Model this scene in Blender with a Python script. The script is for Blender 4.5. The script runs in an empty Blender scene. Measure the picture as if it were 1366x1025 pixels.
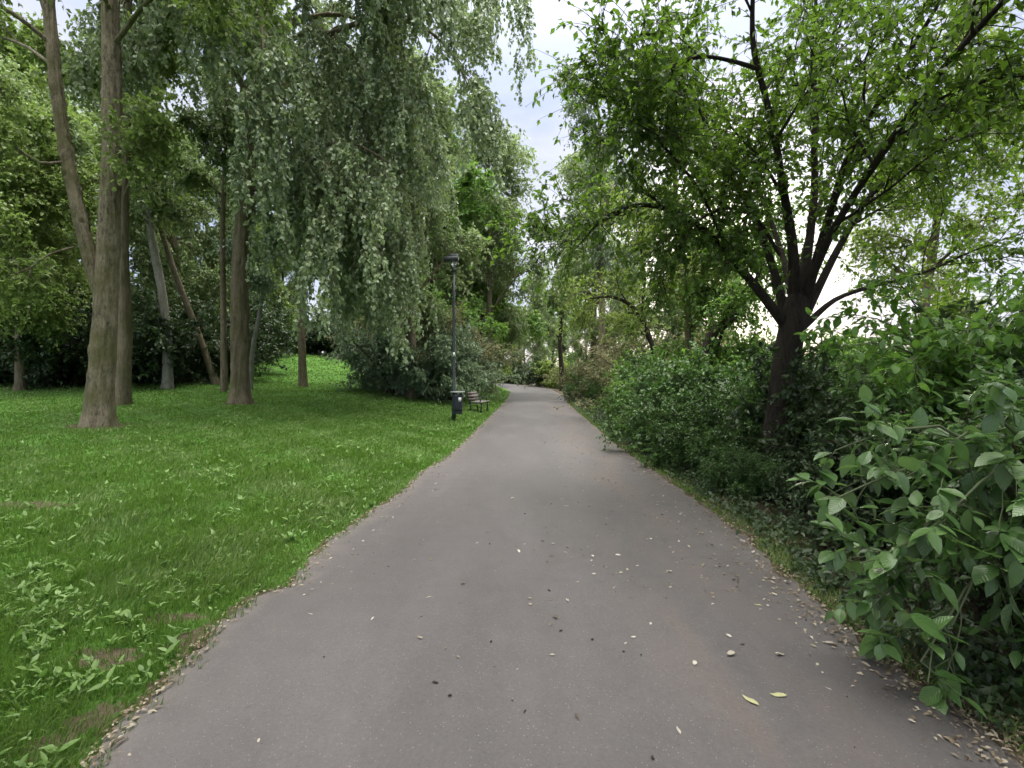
import bpy, math, random
import numpy as np
from mathutils import Vector

sc = bpy.context.scene
COL = sc.collection
RNG = np.random.default_rng(11)
random.seed(5)

F, CX, CY, H = 640.0, 683.0, 502.0, 1.6        # focal length in photo pixels, principal column, horizon row, eye height


def at(px, py, d):
    """world point seen at photo pixel (px, py) at depth d"""
    return np.array([(px - CX) / F * d, d, H - (py - CY) / F * d])


def ss(a, b, x):
    t = np.clip((np.asarray(x, float) - a) / (b - a), 0, 1)
    return t * t * (3 - 2 * t)


def nrm(v):
    return v / np.maximum(np.linalg.norm(v, axis=-1, keepdims=True), 1e-9)


def wob(x, y, f=1.0, seed=0.0):
    """cheap smooth noise in about -1..1"""
    x = np.asarray(x, float) * f; y = np.asarray(y, float) * f
    return (np.sin(1.7 * x + 2.3 * y + seed) + np.sin(-2.9 * x + 1.1 * y + 1.3 * seed + 2) +
            np.sin(3.7 * x + 3.1 * y + 2.1 * seed + 4) * .7 + np.sin(5.3 * x - 6.1 * y + seed * .7) * .5) / 3.2


# ------------------------------------------------------------------ terrain
EL = np.array([(-30, -1.9), (-8, -1.8), (0, -1.72), (1.98, -1.74), (2.39, -1.80), (3.12, -1.87), (3.5, -1.9), (3.68, -1.68), (4.05, -1.74),
               (4.7, -1.78), (5.75, -1.64), (6.9, -1.49), (8.0, -1.52), (9.06, -1.32), (11.6, -1.14), (17.6, -.91),
               (23.8, -.67), (34, -.3), (44, -.1), (54, -.9), (64, -3), (76, -8), (90, -17), (120, -40)])
ER = np.array([(-30, 2.0), (-8, 2.05), (0, 2.12), (2.03, 2.17), (2.9, 2.16), (3.9, 2.23), (4.8, 2.36), (6.28, 2.42), (8.3, 2.43),
               (11.6, 2.48), (16.2, 2.72), (26.9, 3.24), (38, 4.0), (50, 4.1), (60, 2.6), (72, -1.2), (90, -10.5), (120, -34)])


def xl(y): return np.interp(y, EL[:, 0], EL[:, 1])
def xr(y): return np.interp(y, ER[:, 0], ER[:, 1])


SLOPE = np.array([(-40, .02), (0, .02), (6, .03), (12, .06), (17, .09), (22, .125), (28, .17), (34, .25), (40, .33), (60, .42), (140, .5)])


def pathz(y): return .012 * np.maximum(np.asarray(y, float) - 30, 0)


def gz(x, y):
    x = np.asarray(x, float); y = np.asarray(y, float)
    dl = np.maximum(xl(y) - x, 0); dr = np.maximum(x - xr(y), 0)
    s = np.interp(y, SLOPE[:, 0], SLOPE[:, 1])
    z = pathz(y) + s * 12 * (1 - np.exp(-dl / 12)) * ss(0, 1.2, dl)
    z = z - 1.6 * (1 - np.exp(-dr / 14)) * ss(.3, 3, dr)
    z = z + .03 * wob(x, y, .9, 1.) * ss(.1, 1.2, np.maximum(dl, dr)) + .12 * wob(x, y, .17, 3.) * ss(3, 9, np.maximum(dl, dr))
    return z


def gp(x, y, up=0.0): return np.array([x, y, float(gz(x, y)) + up])


# ------------------------------------------------------------------ mesh helpers
def link(o, parent=None):
    COL.objects.link(o)
    if parent is not None: o.parent = parent
    return o


def mk(name, V, faces, mats, parent=None, uv=None, smooth=True, fmat=None, loc=None, attr=None):
    """one mesh object from numpy arrays; faces is a list of (n,k) index arrays"""
    V = np.asarray(V, np.float32).reshape(-1, 3)
    faces = [np.asarray(f, np.int32) for f in faces if len(f)]
    me = bpy.data.meshes.new(name)
    tot = np.concatenate([np.full(len(f), f.shape[1], np.int32) for f in faces])
    lv = np.concatenate([f.ravel() for f in faces])
    me.vertices.add(len(V)); me.vertices.foreach_set('co', V.ravel())
    me.loops.add(len(lv)); me.loops.foreach_set('vertex_index', lv)
    me.polygons.add(len(tot))
    st = np.zeros(len(tot), np.int32); st[1:] = np.cumsum(tot)[:-1]
    me.polygons.foreach_set('loop_start', st)
    me.polygons.foreach_set('use_smooth', np.full(len(tot), smooth))
    if fmat is not None: me.polygons.foreach_set('material_index', np.asarray(fmat, np.int32))
    if uv is not None:
        l = me.uv_layers.new(name='UVMap')
        l.data.foreach_set('uv', np.asarray(uv, np.float32)[lv].ravel())
    if attr is not None:
        for k, a in attr.items():
            at_ = me.attributes.new(k, 'FLOAT', 'POINT'); at_.data.foreach_set('value', np.asarray(a, np.float32))
    me.update(calc_edges=True); me.validate()
    for m in (mats if isinstance(mats, (list, tuple)) else [mats]): me.materials.append(m)
    o = bpy.data.objects.new(name, me)
    if loc is not None: o.location = loc
    return link(o, parent)


def tag(o, label=None, cat=None, group=None, kind=None):
    if label: o['label'] = label
    if cat: o['category'] = cat
    if group: o['group'] = group
    if kind: o['kind'] = kind
    return o


def thing(name, loc, label, cat, group=None, rz=0.0, scale=1.0):
    o = bpy.data.objects.new(name, None); o.empty_display_size = .2
    o.location = loc; o.rotation_euler = (0, 0, rz); o.scale = (scale,) * 3
    link(o); return tag(o, label, cat, group)


def dup(root, loc, rz, scale, label, group=None, name=None):
    r = root.copy(); COL.objects.link(r); r.location = loc; r.rotation_euler = (0, 0, rz)
    r.scale = scale if isinstance(scale, tuple) else (scale,) * 3
    r['label'] = label
    if group: r['group'] = group
    if name: r.name = name
    for ch in list(root.children):
        c = ch.copy(); COL.objects.link(c); c.parent = r
        for g in list(ch.children):
            d = g.copy(); COL.objects.link(d); d.parent = c
    return r


class Geo:
    """collects vertices and faces for one mesh"""
    def __init__(s): s.V = []; s.F = {}; s.n = 0; s.U = []
    def add(s, V, faces, uv=None):
        V = np.asarray(V, float).reshape(-1, 3)
        s.V.append(V)
        for f in faces:
            f = np.asarray(f, int)
            if len(f): s.F.setdefault(f.shape[1], []).append(f + s.n)
        if uv is not None: s.U.append(uv)
        s.n += len(V)
        return s
    def out(s, name, mat, parent=None, smooth=True, loc=None, origin=None):
        V = np.concatenate(s.V)
        if origin is not None: V = V - np.asarray(origin)
        return mk(name, V, [np.concatenate(f) for f in s.F.values()], mat, parent, np.concatenate(s.U) if s.U else None, smooth, loc=loc)


def box(g, c, size, rz=0.0, rx=0.0, ry=0.0, bev=.0):
    """a box with chamfered vertical edges"""
    sx, sy, sz = [v / 2 for v in size]
    b = min(bev, sx * .9, sy * .9)
    if b > 0:
        ring = [(sx - b, -sy), (sx, -sy + b), (sx, sy - b), (sx - b, sy), (-sx + b, sy), (-sx, sy - b), (-sx, -sy + b), (-sx + b, -sy)]
    else:
        ring = [(sx, -sy), (sx, sy), (-sx, sy), (-sx, -sy)]
    n = len(ring)
    V = np.array([(x, y, -sz) for x, y in ring] + [(x, y, sz) for x, y in ring], float)
    for ang, (a, b_) in ((rx, (1, 2)), (ry, (2, 0)), (rz, (0, 1))):
        if ang:
            ca, sa = math.cos(ang), math.sin(ang)
            A, B = V[:, a].copy(), V[:, b_].copy()
            V[:, a] = A * ca - B * sa; V[:, b_] = A * sa + B * ca
    V = V + np.asarray(c, float)
    q = [[i, (i + 1) % n, n + (i + 1) % n, n + i] for i in range(n)]
    g.add(V, [np.array(q), np.array([list(range(n))[::-1]]), np.array([list(range(n, 2 * n))])])


def lathe(g, prof, n=24, c=(0, 0, 0)):
    a = np.linspace(0, 2 * np.pi, n, endpoint=False)
    V = np.concatenate([np.stack([r * np.cos(a), r * np.sin(a), np.full(n, z)], 1) for r, z in prof]) + np.asarray(c, float)
    q = [[k * n + i, k * n + (i + 1) % n, (k + 1) * n + (i + 1) % n, (k + 1) * n + i] for k in range(len(prof) - 1) for i in range(n)]
    g.add(V, [np.array(q)])


def catmull(P, K):
    P = np.asarray(P, float)
    d = np.r_[0, np.cumsum(np.linalg.norm(np.diff(P[:, :3], axis=0), axis=1))]
    t = np.linspace(0, d[-1], K)
    M = np.gradient(P, d, axis=0) if len(P) > 2 else np.repeat((P[1:] - P[:1]) / d[-1], 2, 0)
    i = np.clip(np.searchsorted(d, t, 'right') - 1, 0, len(P) - 2)
    h = (d[i + 1] - d[i])[:, None]; s = ((t - d[i])[:, None]) / h
    return (2 * s**3 - 3 * s**2 + 1) * P[i] + (s**3 - 2 * s**2 + s) * h * M[i] + (-2 * s**3 + 3 * s**2) * P[i + 1] + (s**3 - s**2) * h * M[i + 1]


def tubes(P, R, sides=4):
    """P (N,K,3), R (N,K) -> V, quads"""
    N, K, _ = P.shape
    T = nrm(np.gradient(P, axis=1))
    m = nrm(P[:, -1] - P[:, 0])
    ref = np.where(np.abs(m[:, 2:3]) > .8, np.array([[1., 0, 0]]), np.array([[0, 0, 1.]]))[:, None, :]
    U = nrm(np.cross(T, np.broadcast_to(ref, T.shape))); W = np.cross(T, U)
    a = np.linspace(0, 2 * np.pi, sides, endpoint=False)
    V = P[:, :, None, :] + R[:, :, None, None] * (np.cos(a)[None, None, :, None] * U[:, :, None, :] + np.sin(a)[None, None, :, None] * W[:, :, None, :])
    idx = np.arange(N * K * sides).reshape(N, K, sides)
    nx = np.roll(idx, -1, axis=2)
    Q = np.stack([idx[:, :-1], nx[:, :-1], nx[:, 1:], idx[:, 1:]], -1).reshape(-1, 4)
    return V.reshape(-1, 3), Q


def trunk_tube(pts, K=40, sides=22, rng=RNG, flare=.0, lobes=5, rough=.05, base_h=.35, knots=0):
    """pts (n,4): x,y,z,r -> bumpy trunk with root flare"""
    P = catmull(pts, K)
    C, R = P[:, :3], np.maximum(P[:, 3], .004)
    T = nrm(np.gradient(C, axis=0))
    U = nrm(np.cross(T, np.broadcast_to(np.array([0.13, 1, 0]), T.shape))); W = np.cross(T, U)
    a = np.linspace(0, 2 * np.pi, sides, endpoint=False)
    l = np.r_[0, np.cumsum(np.linalg.norm(np.diff(C, axis=0), axis=1))]
    ph = rng.uniform(0, 6, 6)
    A, L = np.meshgrid(a, l)
    nz = np.sin(3 * A + 1.1 * L + ph[0]) * .5 + np.sin(2 * A - 1.7 * L + ph[1]) * .5 + np.sin(5 * A + 3.1 * L + ph[2]) * .35 + np.sin(L * 5 + ph[4] + 2 * A) * .3
    rr = R[:, None] * (1 + rough * nz)
    if flare: rr = rr * (1 + flare * np.exp(-L / base_h) * (.6 + .55 * np.cos(lobes * A + ph[3]) + .25 * np.cos(2 * A + ph[5])))
    for _ in range(knots):                                     # swollen branch scars with a sunken middle
        kl, ka, ks = rng.uniform(1.2, l[-1] * .75), rng.uniform(0, 6.28), rng.uniform(.08, .17)
        da = (A - ka + np.pi) % (2 * np.pi) - np.pi
        d2 = ((L - kl) / (ks * .8)) ** 2 + (da * R[:, None] / ks) ** 2
        rr = rr + .05 * np.exp(-d2) - .085 * np.exp(-d2 * 6)
    if knots: rr = rr + .012 * np.sin(9 * A + 2.2 * np.sin(L * 1.3) + ph[1]) * np.sin(L * 2.1 + ph[2] + A) + .006 * np.sin(17 * A + 3 * np.sin(L * 2))
    V = C[:, None, :] + rr[..., None] * (np.cos(A)[..., None] * U[:, None, :] + np.sin(A)[..., None] * W[:, None, :])
    idx = np.arange(K * sides).reshape(K, sides); nx = np.roll(idx, -1, 1)
    Q = np.stack([idx[:-1], nx[:-1], nx[1:], idx[1:]], -1).reshape(-1, 4)
    return V.reshape(-1, 3), Q


# ------------------------------------------------------------------ leaves
LT4 = (np.array([(0, 0, 0), (.5, .42, .10), (0, 1, -.12), (-.5, .42, .10)]), np.array([(0, 1, 2), (0, 2, 3)]), np.zeros((0, 4), int),
       np.array([(.5, 0), (1, .42), (.5, 1), (0, .42)]))
_y = [.16, .42, .70, .88]; _w = [.33, .5, .36, .17]
_v = [(0, 0, 0)]; _u = [(.5, 0)]
for yy, ww in zip(_y, _w):
    for s in (-1, 0, 1):
        _v.append((s * ww, yy, abs(s) * ww * .13 - .2 * yy * yy)); _u.append((.5 + s * ww, yy))
_v.append((0, 1, -.21)); _u.append((.5, 1))
_t = [(0, 2, 1), (0, 3, 2), (10, 11, 13), (11, 12, 13)]
_q = []
for k in range(3):
    b = 1 + 3 * k
    _q += [(b, b + 1, b + 4, b + 3), (b + 1, b + 2, b + 5, b + 4)]
LT12 = (np.array(_v, float), np.array(_t), np.array(_q), np.array(_u))


def leaf_geo(pos, along, normal, size, ratio, tmpl):
    """leaf blades: along = base-to-tip axis, normal = upper side; returns V, [faces], uv"""
    tv, tt, tq, tu = tmpl
    along = nrm(along)
    side = nrm(np.cross(along, normal)); nor = np.cross(side, along)
    n, k = len(pos), len(tv)
    sz = np.broadcast_to(size, (n,))[:, None, None]; rt = np.broadcast_to(ratio, (n,))[:, None, None]
    V = pos[:, None] + sz * (tv[None, :, 0:1] * rt * side[:, None] + tv[None, :, 1:2] * along[:, None] + tv[None, :, 2:3] * nor[:, None])
    off = (np.arange(n) * k)[:, None, None]
    fs = [(tt[None] + off).reshape(-1, 3)]
    if len(tq): fs.append((tq[None] + off).reshape(-1, 4))
    return V.reshape(-1, 3), fs, np.tile(tu, (n, 1))


def rsphere(n, rng=RNG):
    return nrm(rng.normal(size=(n, 3)))


# ------------------------------------------------------------------ branching
def branch(rng, p, d, L, r, K=8, wander=.15, trop=(0, 0, .04), tip=.25):
    p = np.array(p, float); d = nrm(np.array(d, float)); out = [p.copy()]
    st = L / (K - 1); tr = np.array(trop)
    for i in range(K - 1):
        d = nrm(d + rng.normal(size=3) * wander + tr)
        p = p + d * st; out.append(p.copy())
    return np.c_[np.array(out), np.linspace(r, r * tip, K)]


def ramify(rng, polys, n, tmin=.25, tmax=1.0, ang=(.6, 1.1), lr=.55, lmin=.0, wander=.16, trop=(0, 0, .03), rr=.55, K=8, bias=None):
    kids = []
    for P in polys:
        L = np.linalg.norm(np.diff(P[:, :3], axis=0), axis=1).sum()
        m = n if isinstance(n, int) else max(1, int(round(L * n)))
        ph = rng.uniform(0, 6.28)
        for i in range(m):
            t = tmin + (tmax - tmin) * (i + rng.uniform(.1, .9)) / m
            f = t * (len(P) - 1); j = min(int(f), len(P) - 2); u = f - j
            q = P[j] * (1 - u) + P[j + 1] * u
            T = nrm(P[j + 1, :3] - P[j, :3])
            a = ph + i * 2.4 + rng.normal() * .4
            e = nrm(np.cross(T, [0.3, .2, 1.0])); g = np.cross(T, e)
            al = rng.uniform(*ang)
            d = T * math.cos(al) + (e * math.cos(a) + g * math.sin(a)) * math.sin(al)
            if bias is not None: d = d + np.array(bias)
            l = max(L * lr * (1 - .5 * t) * rng.uniform(.65, 1.25), lmin)
            kids.append(branch(rng, q[:3], d, l, q[3] * rr, K, wander, trop))
    return kids


def foliage(rng, polys, n_twigs, tl=(.4, .9), tmin=.2, droop=.25, up=.1, spread=.9, tang=.6, m=9, size=(.06, .1), ratio=.6,
            leaf_up=.7, hang=.3, tmpl=LT4, keep=None, K=4, tr=.006, wts=None, out=0.0, centre=None):
    """twigs on the given branches and leaves on the twigs -> (twig V,Q), (leaf V,F,uv)"""
    lens = np.array([np.linalg.norm(np.diff(P[:, :3], axis=0), axis=1).sum() for P in polys])
    w = lens if wts is None else lens * np.array(wts)
    pick = rng.choice(len(polys), n_twigs, p=w / w.sum())
    A = np.stack([catmull(P, 8) if len(P) != 8 else P for P in polys])[pick]
    t = rng.uniform(tmin, 1, n_twigs) * 6.999
    j = t.astype(int); u = (t - j)[:, None]; ii = np.arange(n_twigs)
    o = A[ii, j, :3] * (1 - u) + A[ii, j + 1, :3] * u
    T = nrm(A[ii, j + 1, :3] - A[ii, j, :3])
    d = nrm(T * tang + rsphere(n_twigs, rng) * spread + np.array([0, 0, up]))
    if out and centre is not None: d = nrm(d + out * nrm(o - np.array(centre)))
    l = rng.uniform(tl[0], tl[1], n_twigs)
    s = np.linspace(0, 1, K)[None, :, None]
    bend = rsphere(n_twigs, rng) * .25
    def curve(s): return o[:, None] + l[:, None, None] * (d[:, None] * (s - .35 * droop * s**2) + bend[:, None] * s**2 + np.array([0, 0, -droop]) * s**2)
    P = curve(s)
    if keep is not None:
        k = keep(P[:, -1]); P, o, d, l, bend = P[k], o[k], d[k], l[k], bend[k]; n_twigs = len(o)
    tw = tubes(P, np.repeat(np.linspace(tr, tr * .3, K)[None], n_twigs, 0) * (.6 + .4 * l / l.max())[:, None], 3)
    sl = rng.uniform(.12, 1.0, (n_twigs, m, 1)); sl[:, 0] = 1.0
    pos = (o[:, None] + l[:, None, None] * (d[:, None] * (sl - .35 * droop * sl**2) + bend[:, None] * sl**2 + np.array([0, 0, -droop]) * sl**2)).reshape(-1, 3)
    tg = nrm((d[:, None] * (1 - .7 * droop * sl) + 2 * sl * bend[:, None] + np.array([0, 0, -2 * droop]) * sl)).reshape(-1, 3)
    n = len(pos)
    al = nrm(tg * .5 + rsphere(n, rng) * .75 + np.array([0, 0, -hang]))
    no = nrm(rsphere(n, rng) * (1.15 - leaf_up) + np.array([0, 0, leaf_up]))
    lf = leaf_geo(pos + rsphere(n, rng) * .01, al, no, rng.uniform(size[0], size[1], n), ratio * rng.uniform(.8, 1.2, n), tmpl)
    return tw, lf


# ------------------------------------------------------------------ materials
def newmat(name):
    m = bpy.data.materials.new(name); m.use_nodes = True
    nt = m.node_tree; nt.nodes.clear()
    return m, nt, nt.nodes.new, nt.links.new


def ramp(N, stops, interp='LINEAR'):
    r = N('ShaderNodeValToRGB'); r.color_ramp.interpolation = interp
    e = r.color_ramp.elements
    while len(e) < len(stops): e.new(.5)
    for k, (p, c) in enumerate(stops):
        e[k].position = p; e[k].color = (*c, 1) if len(c) == 3 else c
    return r


def mixc(N, L, fac, a, b, blend='MIX'):
    m = N('ShaderNodeMix'); m.data_type = 'RGBA'; m.blend_type = blend
    for s, v in ((m.inputs[0], fac), (m.inputs[6], a), (m.inputs[7], b)):
        if hasattr(v, 'links') or hasattr(v, 'is_linked'): L(v, s)
        elif isinstance(v, (int, float)): s.default_value = v
        else: s.default_value = (*v, 1)
    return m.outputs[2]


def math_(N, L, op, a, b=0.0, clamp=False):
    m = N('ShaderNodeMath'); m.operation = op; m.use_clamp = clamp
    for s, v in ((m.inputs[0], a), (m.inputs[1], b)):
        if hasattr(v, 'is_linked'): L(v, s)
        else: s.default_value = v
    return m.outputs[0]


def noise(N, L, vec, scale, detail=4, rough=.55):
    n = N('ShaderNodeTexNoise'); n.inputs['Scale'].default_value = scale; n.inputs['Detail'].default_value = detail
    n.inputs['Roughness'].default_value = rough
    if vec is not None: L(vec, n.inputs['Vector'])
    return n.outputs[0]


def leaf_mat(name, dark, mid, light, trans, tfac=.35, rough=.45, under=None, veins=False, spec=.45, clump=.5):
    m, nt, N, L = newmat(name)
    geo = N('ShaderNodeNewGeometry')
    r = ramp(N, [(0, dark), (.5, mid), (1, light)])
    pos = geo.outputs['Position']
    cl = noise(N, L, pos, clump, 2)
    v = math_(N, L, 'MULTIPLY_ADD', geo.outputs['Random Per Island'], .65)
    v.node.inputs[2].default_value = 0
    v2 = math_(N, L, 'MULTIPLY_ADD', cl, .9); v2.node.inputs[2].default_value = -.28
    L(math_(N, L, 'ADD', v, v2, True), r.inputs[0])
    col = r.outputs[0]
    if veins:
        uv = N('ShaderNodeUVMap'); sp = N('ShaderNodeSeparateXYZ'); L(uv.outputs[0], sp.inputs[0])
        ax = math_(N, L, 'ABSOLUTE', math_(N, L, 'SUBTRACT', sp.outputs[0], .5))
        mid_ = ramp(N, [(0, (1, 1, 1)), (.035, (0, 0, 0))]); L(ax, mid_.inputs[0])
        w = math_(N, L, 'SINE', math_(N, L, 'MULTIPLY', math_(N, L, 'SUBTRACT', sp.outputs[1], math_(N, L, 'MULTIPLY', ax, .7)), 52.0))
        sv = ramp(N, [(.86, (0, 0, 0)), (1, (.5, .5, .5))]); L(w, sv.inputs[0])
        vv = math_(N, L, 'MAXIMUM', mid_.outputs[0], sv.outputs[0])
        col = mixc(N, L, math_(N, L, 'MULTIPLY', vv, .28), col, light)
    if under is not None:
        col = mixc(N, L, geo.outputs['Backfacing'], col, under)
    p = N('ShaderNodeBsdfPrincipled'); L(col, p.inputs['Base Color'])
    p.inputs['Roughness'].default_value = rough; p.inputs['Specular IOR Level'].default_value = spec
    if veins:
        bp = N('ShaderNodeBump'); bp.inputs['Strength'].default_value = .22; bp.inputs['Distance'].default_value = .004
        L(w, bp.inputs['Height']); L(bp.outputs[0], p.inputs['Normal'])
    t = N('ShaderNodeBsdfTranslucent'); L(mixc(N, L, .55, col, trans), t.inputs[0])
    mx = N('ShaderNodeMixShader'); mx.inputs[0].default_value = tfac
    L(p.outputs[0], mx.inputs[1]); L(t.outputs[0], mx.inputs[2])
    o = N('ShaderNodeOutputMaterial'); L(mx.outputs[0], o.inputs[0])
    return m


def bark_mat(name, c1, c2, moss=None, scale=6.0, stretch=.25, bump=.6, rings=False):
    m, nt, N, L = newmat(name)
    tc = N('ShaderNodeNewGeometry'); mp = N('ShaderNodeMapping'); mp.inputs['Scale'].default_value = (1, 1, stretch)
    L(tc.outputs['Position'], mp.inputs[0])
    n1 = noise(N, L, mp.outputs[0], scale, 8, .65); n2 = noise(N, L, mp.outputs[0], scale * 4, 8, .8)
    h = math_(N, L, 'ADD', n1, math_(N, L, 'MULTIPLY', n2, .8))
    r = ramp(N, [(.62, c1), (1.0, c2)]); L(h, r.inputs[0])
    col = r.outputs[0]
    if moss is not None:
        n3 = noise(N, L, tc.outputs['Position'], 1.6, 5)
        mr = ramp(N, [(.45, (0, 0, 0)), (.68, (.8, .8, .8))]); L(n3, mr.inputs[0])
        col = mixc(N, L, mr.outputs[0], col, moss)
    p = N('ShaderNodeBsdfPrincipled'); L(col, p.inputs['Base Color']); p.inputs['Roughness'].default_value = .9
    p.inputs['Specular IOR Level'].default_value = .2
    bp = N('ShaderNodeBump'); bp.inputs['Strength'].default_value = bump; bp.inputs['Distance'].default_value = .06
    L(h, bp.inputs['Height']); L(bp.outputs[0], p.inputs['Normal'])
    o = N('ShaderNodeOutputMaterial'); L(p.outputs[0], o.inputs[0])
    return m


def plain(name, col, rough=.5, metal=0.0, var=.25, scale=12.0, spec=.5, bump=.0, trans=0.0):
    m, nt, N, L = newmat(name)
    g = N('ShaderNodeNewGeometry')
    n = noise(N, L, g.outputs['Position'], scale, 5)
    c = mixc(N, L, n, tuple(v * (1 - var) for v in col), tuple(min(1, v * (1 + var)) for v in col))
    p = N('ShaderNodeBsdfPrincipled'); L(c, p.inputs['Base Color'])
    p.inputs['Roughness'].default_value = rough; p.inputs['Metallic'].default_value = metal
    p.inputs['Specular IOR Level'].default_value = spec; p.inputs['Transmission Weight'].default_value = trans
    if bump:
        b = N('ShaderNodeBump'); b.inputs['Strength'].default_value = bump; b.inputs['Distance'].default_value = .01
        L(n, b.inputs['Height']); L(b.outputs[0], p.inputs['Normal'])
    o = N('ShaderNodeOutputMaterial'); L(p.outputs[0], o.inputs[0])
    return m


M = {}
M['weep'] = leaf_mat('silver_green_leaf', (.097, .146, .049), (.205, .270, .108), (.367, .432, .238), (.24, .37, .08), .38, .4, under=(.29, .36, .22), clump=.55)
M['maple'] = leaf_mat('woodland_leaf', (.090, .135, .030), (.180, .247, .060), (.300, .375, .120), (.20, .33, .06), .42, .5, clump=.35)
M['wood2'] = leaf_mat('dull_woodland_leaf', (.086, .133, .047), (.172, .234, .094), (.265, .328, .156), (.18, .28, .07), .38, .5, clump=.35)
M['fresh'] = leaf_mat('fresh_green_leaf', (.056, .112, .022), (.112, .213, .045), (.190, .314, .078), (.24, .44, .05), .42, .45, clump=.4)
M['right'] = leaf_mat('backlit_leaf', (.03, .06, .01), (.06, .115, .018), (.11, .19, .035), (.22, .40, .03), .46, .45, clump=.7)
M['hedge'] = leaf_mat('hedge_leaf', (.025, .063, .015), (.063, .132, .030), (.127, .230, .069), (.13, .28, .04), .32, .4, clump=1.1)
M['broad'] = leaf_mat('broad_shrub_leaf', (.035, .085, .02), (.085, .17, .045), (.16, .27, .09), (.20, .40, .05), .3, .27, under=(.13, .20, .09), veins=True, clump=2.2, spec=.6)
M['bright'] = leaf_mat('bright_shrub_leaf', (.05, .115, .02), (.10, .21, .04), (.17, .30, .08), (.24, .46, .05), .42, .3, veins=True, clump=1.2)
M['pale'] = leaf_mat('grey_green_leaf', (.06, .10, .05), (.15, .22, .12), (.30, .38, .24), (.18, .28, .10), .3, .38, under=(.22, .28, .18), clump=1.4)
M['aspen'] = leaf_mat('light_poplar_leaf', (.08, .125, .04), (.16, .22, .08), (.27, .33, .15), (.24, .36, .08), .42, .45, under=(.24, .30, .16), clump=.5)
M['tan'] = leaf_mat('faded_blossom', (.10, .105, .045), (.18, .18, .085), (.29, .27, .165), (.25, .26, .11), .38, .7, clump=.9)
M['lime'] = leaf_mat('yellow_green_leaf', (.088, .132, .028), (.165, .242, .055), (.253, .341, .099), (.32, .44, .06), .44, .5, clump=.6)
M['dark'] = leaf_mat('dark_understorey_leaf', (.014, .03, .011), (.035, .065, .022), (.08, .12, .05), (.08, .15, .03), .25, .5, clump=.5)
M['weed'] = leaf_mat('weed_leaf', (.07, .14, .026), (.13, .23, .048), (.22, .32, .105), (.18, .40, .05), .3, .5, clump=2.)
M['bark_pale'] = bark_mat('grey_tan_bark', (.05, .042, .026), (.29, .25, .175), (.115, .115, .04), 7, .35, 1.0)
M['bark_mid'] = bark_mat('moss_grey_bark', (.06, .05, .03), (.21, .175, .115), (.10, .10, .04), 6, .2, 1.0)
M['bark_dark'] = bark_mat('dark_bark', (.015, .012, .009), (.055, .044, .034), None, 7, .2, .9)
M['bark_grey'] = bark_mat('pale_grey_bark', (.10, .10, .08), (.24, .23, .19), (.10, .11, .06), 6, .25, .5)
M['twig'] = plain('twig_bark', (.06, .045, .03), .85, spec=.2)
M['twig_green'] = plain('green_stem', (.09, .11, .05), .7, spec=.3)


# ground: lawn, bare soil and litter by attribute
def ground_mat():
    m, nt, N, L = newmat('lawn_and_soil')
    g = N('ShaderNodeNewGeometry'); pos = g.outputs['Position']
    a = N('ShaderNodeAttribute'); a.attribute_name = 'soil'
    b = N('ShaderNodeAttribute'); b.attribute_name = 'litter'
    n1 = noise(N, L, pos, .8, 6); n2 = noise(N, L, pos, 14, 6, .7); n3 = noise(N, L, pos, 60, 4, .7)
    gr = ramp(N, [(.25, (.03, .075, .012)), (.5, (.055, .13, .02)), (.75, (.095, .19, .04))])
    L(math_(N, L, 'ADD', math_(N, L, 'MULTIPLY', n1, .5), math_(N, L, 'MULTIPLY', n2, .5)), gr.inputs[0])
    so = ramp(N, [(.3, (.045, .036, .024)), (.6, (.115, .092, .06)), (.8, (.23, .19, .13))])
    L(math_(N, L, 'ADD', math_(N, L, 'MULTIPLY', n2, .6), math_(N, L, 'MULTIPLY', n3, .4)), so.inputs[0])
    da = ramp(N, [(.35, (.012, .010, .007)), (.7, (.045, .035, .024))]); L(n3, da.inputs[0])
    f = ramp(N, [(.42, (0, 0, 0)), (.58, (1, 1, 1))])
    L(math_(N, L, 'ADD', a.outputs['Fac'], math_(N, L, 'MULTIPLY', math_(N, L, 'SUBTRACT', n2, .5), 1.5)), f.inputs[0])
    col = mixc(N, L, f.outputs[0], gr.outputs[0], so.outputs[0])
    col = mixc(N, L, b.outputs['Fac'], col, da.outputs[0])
    p = N('ShaderNodeBsdfPrincipled'); L(col, p.inputs['Base Color']); p.inputs['Roughness'].default_value = .95
    p.inputs['Specular IOR Level'].default_value = .15
    bp = N('ShaderNodeBump'); bp.inputs['Strength'].default_value = .9; bp.inputs['Distance'].default_value = .03
    L(math_(N, L, 'ADD', n2, math_(N, L, 'MULTIPLY', n3, .4)), bp.inputs['Height']); L(bp.outputs[0], p.inputs['Normal'])
    o = N('ShaderNodeOutputMaterial'); L(p.outputs[0], o.inputs[0])
    return m


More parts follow.
